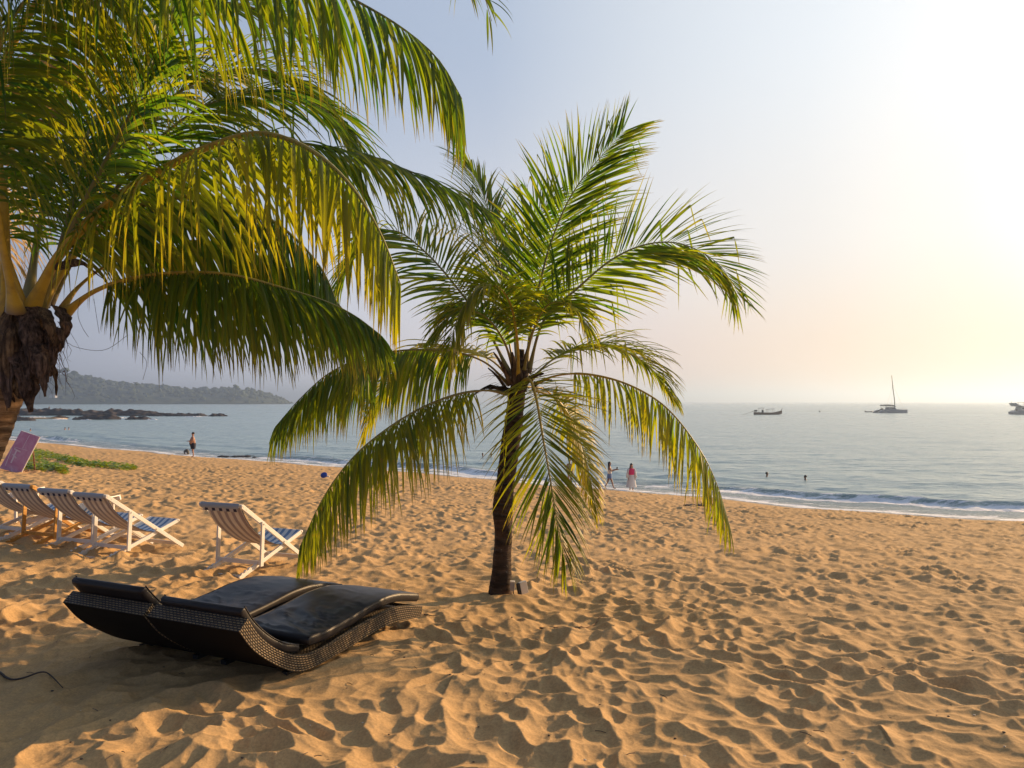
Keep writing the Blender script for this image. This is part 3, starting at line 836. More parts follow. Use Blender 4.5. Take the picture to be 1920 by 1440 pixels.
FR(lp, [(50, 580, 5.7), (80, 400, 6.1), (130, 250, 6.4), (200, 110, 6.6), (320, 20, 6.8), (460, 10, 7.0), (590, 80, 7.1)], 1.0, 80, 1.2, yel=.2, t0=.2, pr=.04, wid=.036, rise=.3, seed=9, mr=m_rachis2)
FR(lp, [(30, 585, 5.3), (0, 430, 4.9), (-20, 270, 4.7), (-10, 120, 4.5), (40, 10, 4.4), (130, -40, 4.3), (220, -20, 4.3)], .9, 60, 2.6, yel=.4, t0=.3, pr=.04, wid=.032, seed=11, m=m_leaf)
FR(lp, [(80, 575, 5.6), (120, 440, 5.8), (150, 330, 6.0), (170, 240, 6.1), (230, 160, 6.2), (330, 140, 6.3), (420, 190, 6.4)], .9, 66, 1.5, yel=.15, t0=.18, pr=.036, wid=.036, seed=12, mr=m_rachis2)
FR(lp, [(20, 580, 5.7), (-20, 450, 6.0), (-30, 330, 6.2), (10, 220, 6.3), (80, 190, 6.4), (150, 240, 6.5), (190, 330, 6.5)], .85, 62, 2.0, yel=.4, t0=.2, pr=.036, wid=.034, seed=13, m=m_leafdry, mr=m_rachis2, label='dry brown frond hanging at the back of the crown')
FR(lp, [(30, 590, 5.7), (-60, 470, 6.0), (-90, 330, 6.2), (-60, 200, 6.4), (20, 120, 6.5), (110, 110, 6.6)], .95, 62, 1.8, yel=.3, t0=.2, pr=.036, wid=.034, seed=14, m=m_leafdry, mr=m_rachis2, label='brown frond behind the upright yellow stalks')
FR(lp, [(112, 585, 5.55), (150, 535, 5.7), (215, 490, 5.9), (320, 455, 6.1), (440, 460, 6.25), (560, 510, 6.4), (650, 590, 6.5), (690, 700, 6.5)], .85, 70, 1.8, yel=.25, t0=.2, pr=.026, wid=.034, seed=15)
FR(lp, [(90, 570, 5.7), (200, 380, 6.0), (310, 250, 6.2), (420, 185, 6.3), (530, 175, 6.4), (620, 215, 6.5), (675, 290, 6.6)], 1.05, 70, 1.0, yel=.1, t0=.25, pr=.034, wid=.036, seed=16, rise=-.1, hint=(0, -.5, .8), mr=m_rachis2)
# --- a frond tip reaching in from a palm whose crown is above the picture
tp2 = empty('palm_tree', (1.2, -1.6, 0.0)); tag(tp2, 'tall palm showing only one green frond tip at the top edge', 'palm tree', 'coconut palms on the sand')
crown_c = Vector((1.0, -1.3, 5.6))
trunk_mesh('trunk', [Vector((1.2, -1.6, -.3)), Vector((1.25, -1.55, 1.5)), Vector((1.15, -1.4, 3.6)), Vector((1.0, -1.3, 5.6))], [.2, .15, .13, .12], m_bark2, tp2, rings=.07)
def w2p(v): return ((v[0]) / v[1] * F + 960, 753 - (v[2] - CAMZ) / v[1] * F, v[1])
_W = W
def frond_w(parent, wpts, **k):
    global W
    W = lambda *p: Vector(p)
    try: return frond(parent, wpts, **k)
    finally: W = _W
frond_w(tp2, [(1.0, -1.3, 5.6), (.9, .1, 5.9), (.5, 1.4, 5.6), (.1, 2.6, 4.95), tuple(W(862, -90, 3.8)), tuple(W(900, -30, 4.0)), tuple(W(922, 40, 4.1))], L=.46, n=70, droop=1.1, yel=.2, t0=.25, pr=.03, wid=.026, seed=41)
for k in range(7):
    an = R(20 + 40 * k + 100); c_, s_ = math.cos(an), math.sin(an)
    frond_w(tp2, [(1.0, -1.3, 5.6), (1 + c_ * 1.0, -1.3 + s_, 6.2), (1 + c_ * 2.0, -1.3 + s_ * 2.0, 6.1), (1 + c_ * 3, -1.3 + s_ * 3, 5.3)], L=.8, n=30, droop=1.6, yel=.2, t0=.25, pr=.03, wid=.036, seed=42 + k)

# --- the young palm in the middle
fz = ground_z(-.13, 7.85)
mp_ = empty('palm_tree', (-.13, 7.9, fz)); tag(mp_, 'young coconut palm with slim dark trunk standing in the middle of the beach', 'palm tree', 'coconut palms on the sand')
D = 7.9
trunk_mesh('trunk', [Vector((-.14, 7.9, fz - .25)), W(938, 1117, D), W(941, 1050, D), W(944, 1005, D), W(943, 950, D), W(948, 900, D), W(955, 850, D), W(962, 800, D), W(968, 750, D), W(973, 705, D), W(978, 655, D)],
           [.150, .122, .10, .094, .108, .100, .103, .098, .095, .07, .03], m_bark2, mp_, rings=.05, lump=.10, seed=9)
crown_c = W(972, 720, D)
for k, (px0, py0, px1, py1, dd, wd) in enumerate([(962, 735, 885, 728, -.05, .07), (955, 720, 925, 660, -.1, .07), (985, 720, 1020, 700, -.1, .08), (968, 735, 960, 660, -.12, .1), (980, 735, 990, 650, -.12, .1), (1000, 728, 1035, 712, 0, .07), (950, 735, 915, 690, -.05, .07), (975, 745, 975, 690, -.13, .1)]):
    sheath(mp_, [W(px0, py0, D + dd), W((2 * px0 + px1) / 3, (2 * py0 + py1) / 3 - 4, D + dd - .02), W((px0 + 2 * px1) / 3, (py0 + 2 * py1) / 3 - 4, D + dd - .04), W(px1, py1 + (14 if k == 0 else 0), D + dd - .05)], wd, m_bark2 if k % 2 == 0 else m_sheath, 'leaf_sheath', seed=50 + k, ragged=.3, curl=.6, thick=.012)
b = MB(); r_ = random.Random(8)
for i in range(80):
    p = W(r_.uniform(930, 1015), r_.uniform(690, 735), D + r_.uniform(-.15, .15)); an = r_.uniform(0, 6.28); q = [p]; v = Vector((math.cos(an), math.sin(an) * .6, r_.uniform(-.2, .9))).normalized() * r_.uniform(.03, .07)
    for j in range(5):
        v = v + Vector((r_.uniform(-.02, .02), r_.uniform(-.02, .02), -.008)); p = p + v; q.append(p)
    b.tube(q, [.0022, .002, .0017, .0014, .001, .0006], 4)
b.build('fibre_strand', m_sheath, mp_)
GC = dict(mr=m_rachis2, pr=.024)
FC = frond
FC(mp_, [(985, 705, 7.9), (996, 610, 8.0), (1015, 520, 8.05), (1042, 430, 8.1), (1085, 345, 8.1), (1170, 245, 8.1)], 1.0, 72, .35, hint=(-.2, -1, .15), yel=.08, t0=.2, wid=.030, rise=.12, seed=21, ang=(58, 24), **GC)
FC(mp_, [(990, 700, 7.85), (1020, 600, 7.8), (1080, 543, 7.75), (1147, 487, 7.7), (1213, 458, 7.65), (1280, 458, 7.6), (1347, 495, 7.6), (1384, 555, 7.6)], .92, 66, .45, hint=(-.35, -.85, .35), yel=.14, t0=.15, wid=.030, rise=.1, seed=22, ang=(62, 20), **GC)
FC(mp_, [(965, 700, 8.0), (950, 610, 8.2), (940, 520, 8.4), (925, 430, 8.5), (900, 350, 8.6), (868, 300, 8.6)], .85, 60, .5, hint=(-.7, .6, .3), yel=.12, t0=.2, wid=.028, rise=.1, seed=23, ang=(58, 16), **GC)
FC(mp_, [(958, 705, 8.0), (915, 620, 8.1), (865, 550, 8.2), (800, 475, 8.3), (735, 432, 8.4), (670, 470, 8.5), (622, 560, 8.5)], .85, 64, .9, hint=(-.2, -.5, .9), yel=.1, t0=.2, wid=.030, rise=.1, seed=24, ang=(70, 20), **GC)
FC(mp_, [(955, 722, 7.9), (910, 680, 7.8), (850, 660, 7.7), (770, 656, 7.6), (690, 668, 7.5), (620, 698, 7.4), (565, 745, 7.35), (516, 800, 7.3)], .84, 72, 2.0, yel=.12, t0=.18, wid=.030, rise=.1, seed=25, **GC)
FC(mp_, [(950, 738, 7.85), (910, 732, 7.7), (855, 740, 7.5), (790, 765, 7.3), (720, 808, 7.1), (660, 860, 7.0), (608, 930, 6.9), (562, 1025, 6.85)], .82, 74, 1.9, yel=.35, t0=.14, wid=.030, rise=.05, seed=26, **GC)
FC(mp_, [(978, 715, 7.8), (993, 712, 7.6), (1005, 745, 7.35), (1018, 820, 7.1), (1032, 900, 6.95), (1045, 980, 6.9), (1060, 1050, 6.9)], .88, 78, .55, hint=(0, -.75, .65), yel=.3, t0=.04, wid=.030, rise=.05, seed=27, ang=(66, 10), mr=m_rachis, pr=.022, single=True, label='broad frond hanging straight down in front of the trunk')
FC(mp_, [(1000, 730, 8.0), (1045, 750, 8.2), (1075, 795, 8.4), (1095, 850, 8.5), (1108, 905, 8.5), (1120, 965, 8.5)], .42, 50, .9, yel=.75, t0=.15, wid=.030, seed=28, hint=(.3, -.6, .6), mr=m_rachis, pr=.02)
FC(mp_, [(998, 722, 7.9), (1045, 704, 7.8), (1105, 702, 7.7), (1180, 722, 7.6), (1250, 765, 7.5), (1310, 840, 7.4), (1345, 910, 7.4), (1368, 985, 7.4)], .72, 71, 1.9, yel=.42, t0=.16, wid=.027, seed=29, mr=m_rachis, pr=.024, single=True, label='long frond arching to the right over the two women')
FC(mp_, [(995, 712, 8.0), (1040, 672, 8.2), (1100, 650, 8.4), (1160, 655, 8.5), (1215, 685, 8.6), (1258, 740, 8.6)], .72, 56, 1.2, yel=.28, t0=.18, wid=.028, seed=30, **GC)
FC(mp_, [(972, 715, 7.8), (970, 640, 7.5), (957, 570, 7.2), (928, 535, 6.95), (888, 548, 6.8), (857, 600, 6.7), (840, 670, 6.7)], .58, 54, 1.0, yel=.42, t0=.28, wid=.028, seed=31, hint=(0, -.5, .8), mr=m_rachis, pr=.024, ang=(62, 18))
FC(mp_, [(960, 712, 8.1), (915, 672, 8.4), (850, 655, 8.7), (780, 672, 8.9), (725, 725, 9.0), (690, 800, 9.0)], .8, 60, 1.3, yel=.5, t0=.18, wid=.030, seed=32, mr=m_rachis, pr=.022)
FC(mp_, [(980, 705, 7.8), (1000, 620, 7.5), (1030, 570, 7.2), (1075, 575, 7.0), (1105, 620, 6.9)], .5, 34, 1.3, yel=.3, t0=.3, wid=.026, seed=33, **GC)
FC(mp_, [(970, 700, 8.0), (965, 600, 8.4), (975, 500, 8.8), (1000, 420, 9.0), (1040, 360, 9.2)], .8, 50, .5, yel=.1, t0=.2, wid=.028, seed=34, hint=(.2, -.9, .3), **GC)
FC(mp_, [(965, 705, 7.9), (945, 640, 7.7), (905, 590, 7.5), (855, 585, 7.4), (815, 630, 7.3)], .55, 44, 1.0, yel=.12, t0=.25, wid=.028, seed=35, **GC)
FC(mp_, [(985, 725, 8.0), (1020, 730, 8.4), (1050, 760, 8.8), (1075, 820, 9.0), (1085, 880, 9.0)], .55, 36, 1.2, yel=.6, t0=.2, wid=.028, seed=37, mr=m_rachis, pr=.018)
for rt in (lp, tp2, mp_): tie(rt)
# ------------------------------------------------------------------ wicker loungers
def lounger(label, k):
    root = empty('sun_lounger', (LX, LY, 0), LTH)
    tag(root, label, 'sun lounger', 'wicker loungers side by side')
    # local frame: x towards the foot end, y to the left, z up; right-hand edge at y = 0
    wd = .80
    tops, bots = [], []
    top = [(.075, .505), (.187, .356), (.358, .217), (.579, .110), (.813, .085), (1.217, .118), (1.674, .138), (1.937, .100), (2.19, .03)]
    bot = [(.0, .441), (.126, .285), (.308, .140), (.487, .031), (.645, -.012), (.942, -.012), (1.364, .010), (1.674, .014), (2.165, -.055)]
    T_, _ = catmull([(a, 0, z) for a, z in top], 60); B_, _ = catmull([(a, 0, z) for a, z in bot], 60)
    def quads(rowsA, rowsB, uvA, uvB):
        pass
    V, Fq, UV = [], [], []
    def sheet(PA, PB, nseg, uvf, flip=False):
        """ruled sheet between two polylines, subdivided nseg times"""
        off = len(V); n = len(PA)
        for i in range(n):
            for j in range(nseg + 1):
                q = j / nseg; p = PA[i] * (1 - q) + PB[i] * q
                V.append(p); UV.append(uvf(i, q))
        g = grid_faces(n, nseg + 1, off=off)
        if flip: g = g[:, ::-1]
        Fq.extend(g.tolist())
    sl = np.concatenate([[0], np.cumsum(np.linalg.norm(np.diff(T_, axis=0), axis=1))])
    yv = np.array([0, 1, 0])
    TR, BR, TL, BL = T_ * 1, B_ * 1, T_ + yv * wd, B_ + yv * wd
    side_in = .035
    sheet(TR, BR, 2, lambda i, q: (sl[i], q * .115))
    sheet(TL, BL, 2, lambda i, q: (sl[i], q * .115), True)
    # rim along both edges, sunk bed between them
    TRi = T_ + yv * side_in; TLi = T_ + yv * (wd - side_in)
    Tb = T_ + np.array([0, 0, -.03])
    sheet(TRi, TR, 1, lambda i, q: (sl[i], q * .04)); sheet(TL, TLi, 1, lambda i, q: (sl[i], q * .04))
    sheet(Tb + yv * side_in, TRi, 1, lambda i, q: (sl[i], q * .03)); sheet(TLi, Tb + yv * (wd - side_in), 1, lambda i, q: (sl[i], q * .03))
    sheet(Tb + yv * (wd - side_in), Tb + yv * side_in, 4, lambda i, q: (q * wd, sl[i]))
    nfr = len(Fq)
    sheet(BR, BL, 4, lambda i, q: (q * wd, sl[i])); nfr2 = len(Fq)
    for idx in (0, -1):
        A = np.array([BR[idx], T_[idx]]); B2 = np.array([BL[idx], TL[idx]])
        sheet(A, B2, 6, lambda i, q: (q * wd, i * .1), idx == 0)
    me = from_arrays('frame', V, Fq, uv=UV)
    fr_ = link('frame', me, m_wick, root)
    me.materials.append(m_undershade)
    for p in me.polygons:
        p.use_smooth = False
        if nfr <= p.index < nfr2: p.material_index = 1  # bottom sheet takes the painted shade instead of wicker
    # thin black runner feet below the foot part
    for xx, yy in ((1.22, .12), (1.22, .68), (.62, .12), (.62, .68)):
        b = MB(); b.box((.16, .05, .03), Matrix.Translation((xx, yy, -.025 if xx < 1 else -.012))); b.build('foot', m_black, root)
    def cushion(name, prof, y0, y1, thick, wr, label=None, seed=0):
        P, L = catmull([(a, 0, z) for a, z in prof], 90)
        T = np.gradient(P, axis=0); T /= np.linalg.norm(T, axis=1)[:, None]
        N = np.stack([-T[:, 2], T[:, 1], T[:, 0]], -1)
        nA, nB = 90, 48
        Vt, uv = [], []
        prm = np.linspace(0, 2, nB, endpoint=False)   # round the cross-section
        ring = []
        for q in prm:   # superellipse section
            a = q * math.pi
            cx, cy = math.cos(a), math.sin(a)
            ex = .16
            ring.append((math.copysign(abs(cx) ** ex, cx), math.copysign(abs(cy) ** .55, cy)))
        # respace so the broad faces get enough points
        seq = [(-1, -.0)] ; ring = []
        for j in range(20): ring.append((-.985 + 1.97 * j / 19, 1.0))
        ring += [(1.0, .78), (1.008, .3), (1.008, -.3), (1.0, -.78)]
        for j in range(20): ring.append((.985 - 1.97 * j / 19, -1.0))
        ring += [(-1.0, -.78), (-1.008, -.3), (-1.008, .3), (-1.0, .78)]
        yc, hw = (y0 + y1) / 2, (y1 - y0) / 2
        for i in range(nA):
            u_ = i / (nA - 1); e = min(u_, 1 - u_) * L
            endt = 1 if e > .02 else (.55 + .45 * (e / .02) ** .5)
            for (a, c) in ring:
                y = yc + a * hw
                z = thick * .5 * (1 + c * endt)
                if c > .9:
                    ed = min(hw - abs(a * hw), e)
                    z += .010 * min(1, ed / .10) - .004
                    rx_, ry_ = u_ * L + .02, y - (y0 - .03)
                    an_ = math.atan2(ry_, rx_) + .12 * mnoise.noise(Vector((rx_ * 5, ry_ * 5, seed + 9))); rr_ = math.hypot(rx_, ry_)
                    wv = mnoise.noise(Vector((an_ * 7.5, rr_ * 2.6, seed)))
                    wv2 = mnoise.noise(Vector((u_ * L * 11 - y * 4, y * 5 + u_ * 6, seed + 3)))
                    zone = math.exp(-((u_ - .12) / .42) ** 2) * min(1, rr_ / .12) if wr > .5 else .25
                    rdg = (1 - abs(wv) * 3.2)
                    z += .017 * wr * zone * max(0, rdg) ** 2 * min(1, ed / .05) + .003 * wv2
                elif abs(c) < .5:
                    z += .003 * math.sin(u_ * L * 95) * (1 if wr > .5 else .5) * c
                p = P[i] + N[i] * z; Vt.append((p[0], y, p[2])); uv.append((u_ * L, y))
        m_ = len(ring)
        Fc = grid_faces(nA, m_, wrap=True)
        me = from_arrays(name, Vt, Fc, uv=uv)
        bm = bmesh.new(); bm.from_mesh(me); bm.verts.ensure_lookup_table()
        bm.faces.new([bm.verts[j] for j in range(m_)][::-1]); bm.faces.new([bm.verts[(nA - 1) * m_ + j] for j in range(m_)])
        bmesh.ops.recalc_face_normals(bm, faces=bm.faces)
        bm.to_mesh(me); bm.free()
        cu = link(name, me, m_leather, root, smooth=True)
        for yy in (y0, y1):
            b = MB(); b.tube([Vector((P[i][0], yy, P[i][2])) + Vector(N[i]) * (thick * .93) for i in range(0, 90, 2)], .0045, 6); pp = b.build('piping', m_leather, cu, True)
        return cu
    bk = [(.055, .535), (.15, .405), (.30, .265), (.46, .165), (.60, .115)]
    if k == 1: bk = [(.02, .585), (.11, .478), (.27, .325), (.43, .205), (.58, .135)]
    cushion('back_cushion', bk, .05, .75, .058, .3, seed=k)
    lg = [(.70, .125), (.95, .115), (1.25, .135), (1.55, .165), (1.85, .150), (2.20, .065)]
    cushion('leg_cushion', lg, .05, .75, .072, 1.0 if k == 0 else .8, seed=k + 6)
    return root
LX, LY, LTH = -1.6817, 4.4337, 1.1562
lounger('black wicker lounger nearest the palm trunk with wrinkled dark leather cushion', 0)
LX, LY = LX - math.sin(LTH) * .835, LY + math.cos(LTH) * .835
lounger('farther black wicker lounger on the left with its head end sticking out', 1)

m_hem = stripe_mat('hem_canvas', (.55, .52, .50), (.015, .02, .06), .1)
# ------------------------------------------------------------------ deck chairs
def deck_chair(label, mw, zz, rz, x, y, grp='deck chairs facing the sea'):
    root = empty('deck_chair', (x, y, zz), rz); tag(root, label, 'deck chair', grp)
    w2 = .30
    Tp, Bp, Fp, Rp, Sp, Pp = (-.05, .86), (.255, .11), (1.16, .0), (-.06, .02), (1.10, .375), (.285, .60)
    V3 = lambda p, y: Vector((p[0], y, p[1]))
    sd = Vector((0, 1, 0))
    for s_ in (-1, 1):
        y = s_ * w2
        b = MB(); b.bar(V3(Tp, y), V3(Fp, y), .052, .028, sd, .004)
        for u_ in (.015, .06, .33, .62):
            q = V3(Tp, y).lerp(V3(Fp, y), u_)
            b.box((.012, .034, .012), Matrix.Translation(q), .002)
        b.build('back_rail', mw, root)
        b = MB(); b.bar(V3(Rp, y * .90), V3(Sp, y * .90), .050, .028, sd, .004)
        for k in range(3):   # notches for the prop
            q = V3(Rp, y * .90).lerp(V3(Sp, y * .90), .04 + .055 * k) + Vector((0, 0, .028)); b.box((.03, .028, .022), Matrix.Translation(q) @ Matrix.Rotation(-.35, 4, 'Y'), .003)
        b.build('seat_rail', mw, root)
        b = MB(); b.bar(V3((Pp[0], Pp[1] + .03), y * 1.10), V3((Bp[0], Bp[1] - .01), y * 1.10), .052, .024, sd, .004); b.build('prop_leg', mw, root)
        b = MB(); b.tube([V3(Pp, y * .95), V3(Pp, y * 1.16)], .008, 8); b.tube([V3((.70, .315), y * .85), V3((.70, .315), y * 1.08)], .008, 8); b.build('bolt', m_metal, root)
    b = MB(); b.bar(V3((Bp[0], Bp[1] + .03), -w2 * 1.06), V3((Bp[0], Bp[1] + .03), w2 * 1.06), .05, .02, (1, 0, 0), .004); b.build('prop_crossbar', mw, root)
    b = MB(); b.tube([V3(Tp, -w2 * 1.04), V3(Tp, w2 * 1.04)], .021, 12); b.build('top_rail', mw, root, True)
    b = MB(); b.tube([V3(Sp, -w2 * .95), V3(Sp, w2 * .95)], .017, 10); b.build('front_rail', mw, root, True)
    b = MB(); b.bar(V3((-.03, .03), -w2 * .88), V3((-.03, .03), w2 * .88), .045, .018, (1, 0, 0), .003); b.build('rear_foot_bar', mw, root)
    b = MB(); b.bar(V3((1.10, .045), -w2 * .98), V3((1.10, .045), w2 * .98), .045, .018, (1, 0, 0), .003); b.build('front_foot_bar', mw, root)
    # sagging canvas: printed upper face, faded under face
    P, L = catmull([(Tp[0] + .012, 0, Tp[1] + .018), (.10, 0, .655), (.30, 0, .47), (.52, 0, .335), (.74, 0, .275), (.95, 0, .315), (Sp[0], 0, Sp[1] + .02)], 40)
    T = np.gradient(P, axis=0); T /= np.linalg.norm(T, axis=1)[:, None]; N = np.stack([-T[:, 2], T[:, 1], T[:, 0]], -1)
    yy = np.linspace(-.255, .255, 14)
    for nm, m_, off in (('canvas', m_strf, .0), ('canvas_underside', m_strb, -.004)):
        V_, uv = [], []
        for i in range(40):
            for y_ in yy:
                sag = -.012 * (1 - (y_ / .255) ** 2) * math.sin(math.pi * i / 39)
                p = P[i] + N[i] * (off + sag); V_.append((p[0], y_, p[2])); uv.append((y_ + .3, i / 39 * L))
        if nm == 'canvas': cv = link(nm, from_arrays(nm, V_, grid_faces(40, 14), uv=uv), m_, root, True)
        else: link(nm, from_arrays(nm, V_, grid_faces(40, 14), uv=uv), m_, cv, True)
    # canvas wrapped round the top rail and hemmed behind it
    V_, uv = [], []
    prof = [(.012, .024), (-.006, .029), (-.022, .020), (-.031, .0), (-.028, -.022), (-.020, -.034)]
    for i, (a, c) in enumerate(prof):
        for y_ in yy * 1.1: V_.append((Tp[0] + a, y_, Tp[1] + c)); uv.append((y_ + .3, i * .02))
    link('rail_wrap', from_arrays('rail_wrap', V_, grid_faces(len(prof), 14), uv=uv), m_plainc, root, True)
    V_, uv = [], []
    for i, (a, c) in enumerate([(-.022, -.034), (-.014, -.052), (-.008, -.070)]):
        for y_ in yy: V_.append((Tp[0] + a, y_, Tp[1] + c)); uv.append((y_ + .3, i * .02))
    link('hem', from_arrays('hem', V_, grid_faces(3, 14), uv=uv), m_hem, root, True)
    b = MB(); b.tube([Vector((P[i][0], -.262, P[i][2] - .004)) for i in range(0, 40, 3)], .004, 5); b.build('cord', m_black, cv)
    return root
CH = [(-3.40, 8.50, 68, 'single white deck chair standing apart nearest the wicker loungers', m_white),
      (-5.47, 9.41, 67.5, 'white deck chair at the right end of the row of four', m_white),
      (-6.13, 9.72, 67.5, 'white deck chair second from the right in the row', m_white),
      (-6.85, 10.05, 67.5, 'deck chair with orange varnished frame in the row', m_orange),
      (-7.52, 10.38, 67.5, 'white deck chair at the left edge of the photo', m_white)]
for x, y, rz, lab, mm in CH:
    z = float(base_z(x + .2, y + .5)); deck_chair(lab, mm, z - .025 - .015 * math.sin(x * 9), R(rz + 1.6 * math.sin(x * 7)), x, y)
# low slatted white benches behind the row
def slat_bench(x, y, rz, lab):
    z = float(base_z(x, y)); root = empty('slatted_bench', (x, y, z), rz); tag(root, lab, 'slatted bench', 'low slatted benches behind the deck chairs')
    for s_ in (-1, 1):
        b = MB(); b.bar((0, s_ * .27, .10), (1.25, s_ * .27, .44), .06, .03, (0, 1, 0)); b.build('rail', m_white, root)
        for xx, h in ((.12, .13), (1.15, .42)):
            b = MB(); b.bar((xx, s_ * .23, -.03), (xx, s_ * .23, h), .04, .03, (0, 1, 0)); b.build('leg', m_white, root)
    d = Vector((1.25, 0, .34)).normalized()
    for k in range(9):
        p = Vector((.06, 0, .13)) + d * (.145 * k); b = MB(); up = Vector((0, 1, 0)).cross(d)
        b.bar(p + Vector((0, -.33, 0)) - up * .03, p + Vector((0, .33, 0)) - up * .03, .018, .085, d, .003); b.build('slat', m_white, root)
slat_bench(-7.5, 11.3, R(-5), 'white slatted bench seen through the orange framed chair')
slat_bench(-9.1, 11.9, R(-5), 'white slatted bench at the left edge behind the chairs')

# ------------------------------------------------------------------ box and floodlight at the trunk foot
gz = ground_z(.08, 7.75)
cb = empty('cable_box', (.0, 7.78, gz)); tag(cb, 'small grey cable box strapped to the foot of the young palm trunk', 'cable box')
b = MB(); b.box((.048, .05, .10), Matrix.Translation((.005, -.01, .15)) @ Matrix.Rotation(.06, 4, 'Y'), .004); b.build('case', m_grey, cb)
b = MB(); b.box((.052, .054, .014), Matrix.Translation((.005, -.01, .195)) @ Matrix.Rotation(.06, 4, 'Y'), .003); b.build('lid', m_cream, cb)
b = MB(); b.tube([(.012, -.02, .10), (.015, -.02, .04), (.018, -.03, -.03)], .007, 6); b.build('conduit', m_bark2, cb)
fl = empty('floodlight', (.10, 7.72, gz)); tag(fl, 'small square floodlight tilted upright in the sand beside the cable box', 'floodlight')
b = MB(); Mh = Matrix.Translation((.02, 0, .145)) @ Matrix.Rotation(-.18, 4, 'Y') @ Matrix.Rotation(.5, 4, 'Z'); b.box((.085, .05, .13), Mh, .006); b.build('housing', m_cream, fl)
b = MB(); b.box((.012, .045, .12), Mh @ Matrix.Translation((-.048, 0, 0)), .003)
for k in range(5): b.box((.02, .005, .11), Mh @ Matrix.Translation((-.058, -.018 + .009 * k, 0)), .001)
b.build('heat_sink', m_black, fl)
b = MB(); b.tube([(-.02, 0, .12), (-.015, -.01, .05), (-.005, -.01, -.06)], .008, 6); b.build('spike', m_metal, fl)

# ------------------------------------------------------------------ pink board
m_pink = mat('pink_board', (.42, .20, .34), .5); t = NT(m_pink); co = obj_coord(t); nz = t.noise(1.6, 5, .7, co, .8)
t.l(t.ramp(nz.outputs[0], [(.40, (.46, .19, .32)), (.58, (.52, .29, .42)), (.72, (.70, .56, .66))]).outputs[0], t.b.inputs['Base Color'])
p = hit(45, 885, 8, 60)
pb = empty('board', (p.x, p.y, p.z - .05), R(-8)); tag(pb, 'weathered pink board leaning askew in the sand behind the palm trunk', 'board')
sc_ = p.y / F
def BP(px, py): return Vector(((px - 36) * sc_, (885 - py) * sc_ * .25, (885 - py) * sc_))
qs = [BP(28, 886), BP(53, 817), BP(12, 806), BP(-18, 876)]
nv_ = Vector((0, .05, -.01))
b = MB(); b.loft([[q for q in qs], [q + nv_ for q in qs]]); b.build('panel', m_pink, pb)
b = MB(); b.tube([qs[0] + nv_ * .5, qs[1] + nv_ * .5, qs[2] + nv_ * .5], .018, 6); b.build('edge_strip', m_white, pb)
b = MB(); b.tube([qs[0].lerp(qs[3], .5) + nv_, BP(10, 884) + Vector((0, .7, 0))], .03, 6); b.tube([qs[1].lerp(qs[2], .5) + nv_, BP(15, 884) + Vector((0, .9, -.1))], .03, 6); b.build('prop', m_bark, pb)
m_chalk = mat('faded_print', (.62, .52, .62), .7)
def strip(a0, a1, wd_):
    # faded pale strokes on the board
    o = Vector((0, -.006, 0)); u_ = (qs[1] - qs[0]); v_ = (qs[3] - qs[0]); f = lambda a: qs[0] + u_ * a[0] + v_ * a[1] + o
    d = (f(a1) - f(a0)).normalized(); s_ = d.cross(Vector((0, 1, 0))) * wd_ / 2
    return [f(a0) - s_, f(a1) - s_, f(a1) + s_, f(a0) + s_]
V_, F_ = [], []
for a0, a1, wd_ in [((.62, .45), (.98, .45), .02), ((.6, .2), (.6, .85), .015), ((.2, .62), (.55, .66), .06), ((.52, .45), (.56, .8), .05), ((.35, .5), (.42, .75), .05), ((.1, .8), (.55, .9), .03)]:
    F_.append([len(V_) + i for i in range(4)]); V_ += strip(a0, a1, wd_)
link('faded_marking', from_arrays('faded_marking', V_, F_), m_chalk, pb)

# ------------------------------------------------------------------ creeping beach plants
m_creep = leaf_mat('creeper_leaf', (.08, .19, .01), (.22, .32, .02), (.5, .35, .03), .3)
rng = np.random.default_rng(3)
VV, FF, CC = [], [], []; k = 0
def creeper(px0, py0, px1, py1, n, thick_, dens=1):
    global k
    for i in range(n):
        q = rng.random(); px = px0 + (px1 - px0) * q + rng.normal() * 3; py = py0 + (py1 - py0) * q + rng.normal() * thick_
        if vnoise(np.array([px * .12]), np.array([py * .5]), 5)[0] < -.22 * dens: continue
        g = hit(px, py, 8, 90); z = g.z - .03 + rng.random() ** 1.5 * .2
        c = np.array([g.x, g.y, z]); a = rng.random() * 6.28; s_ = rng.uniform(.06, .12)
        d = np.array([math.cos(a), math.sin(a), rng.uniform(-.3, .6)]) * s_; e = np.array([-math.sin(a), math.cos(a), rng.uniform(-.3, .3)]) * s_ * .7
        VV.extend([c - d, c - e + d * .1, c + d, c + e + d * .1]); FF.append([k, k + 1, k + 2, k + 3]); k += 4
        yl = float(np.clip(rng.normal(.25, .25) + (.5 if rng.random() < .06 else 0), 0, 1)); CC.extend([(.3, rng.random(), yl, 1)] * 4)
creeper(42, 843, 165, 872, 2600, 2.2); creeper(150, 870, 252, 878, 900, 1.5); creeper(38, 868, 80, 880, 700, 2.2); creeper(80, 872, 125, 884, 900, 2.0); creeper(40, 855, 80, 862, 500, 3.0, .4)
cpl = tag(link('beach_creeper', from_arrays('beach_creeper', VV, FF, col=CC), m_creep), 'low green creeping beach plants with orange patches beside the pink board', 'creeper', kind='stuff')

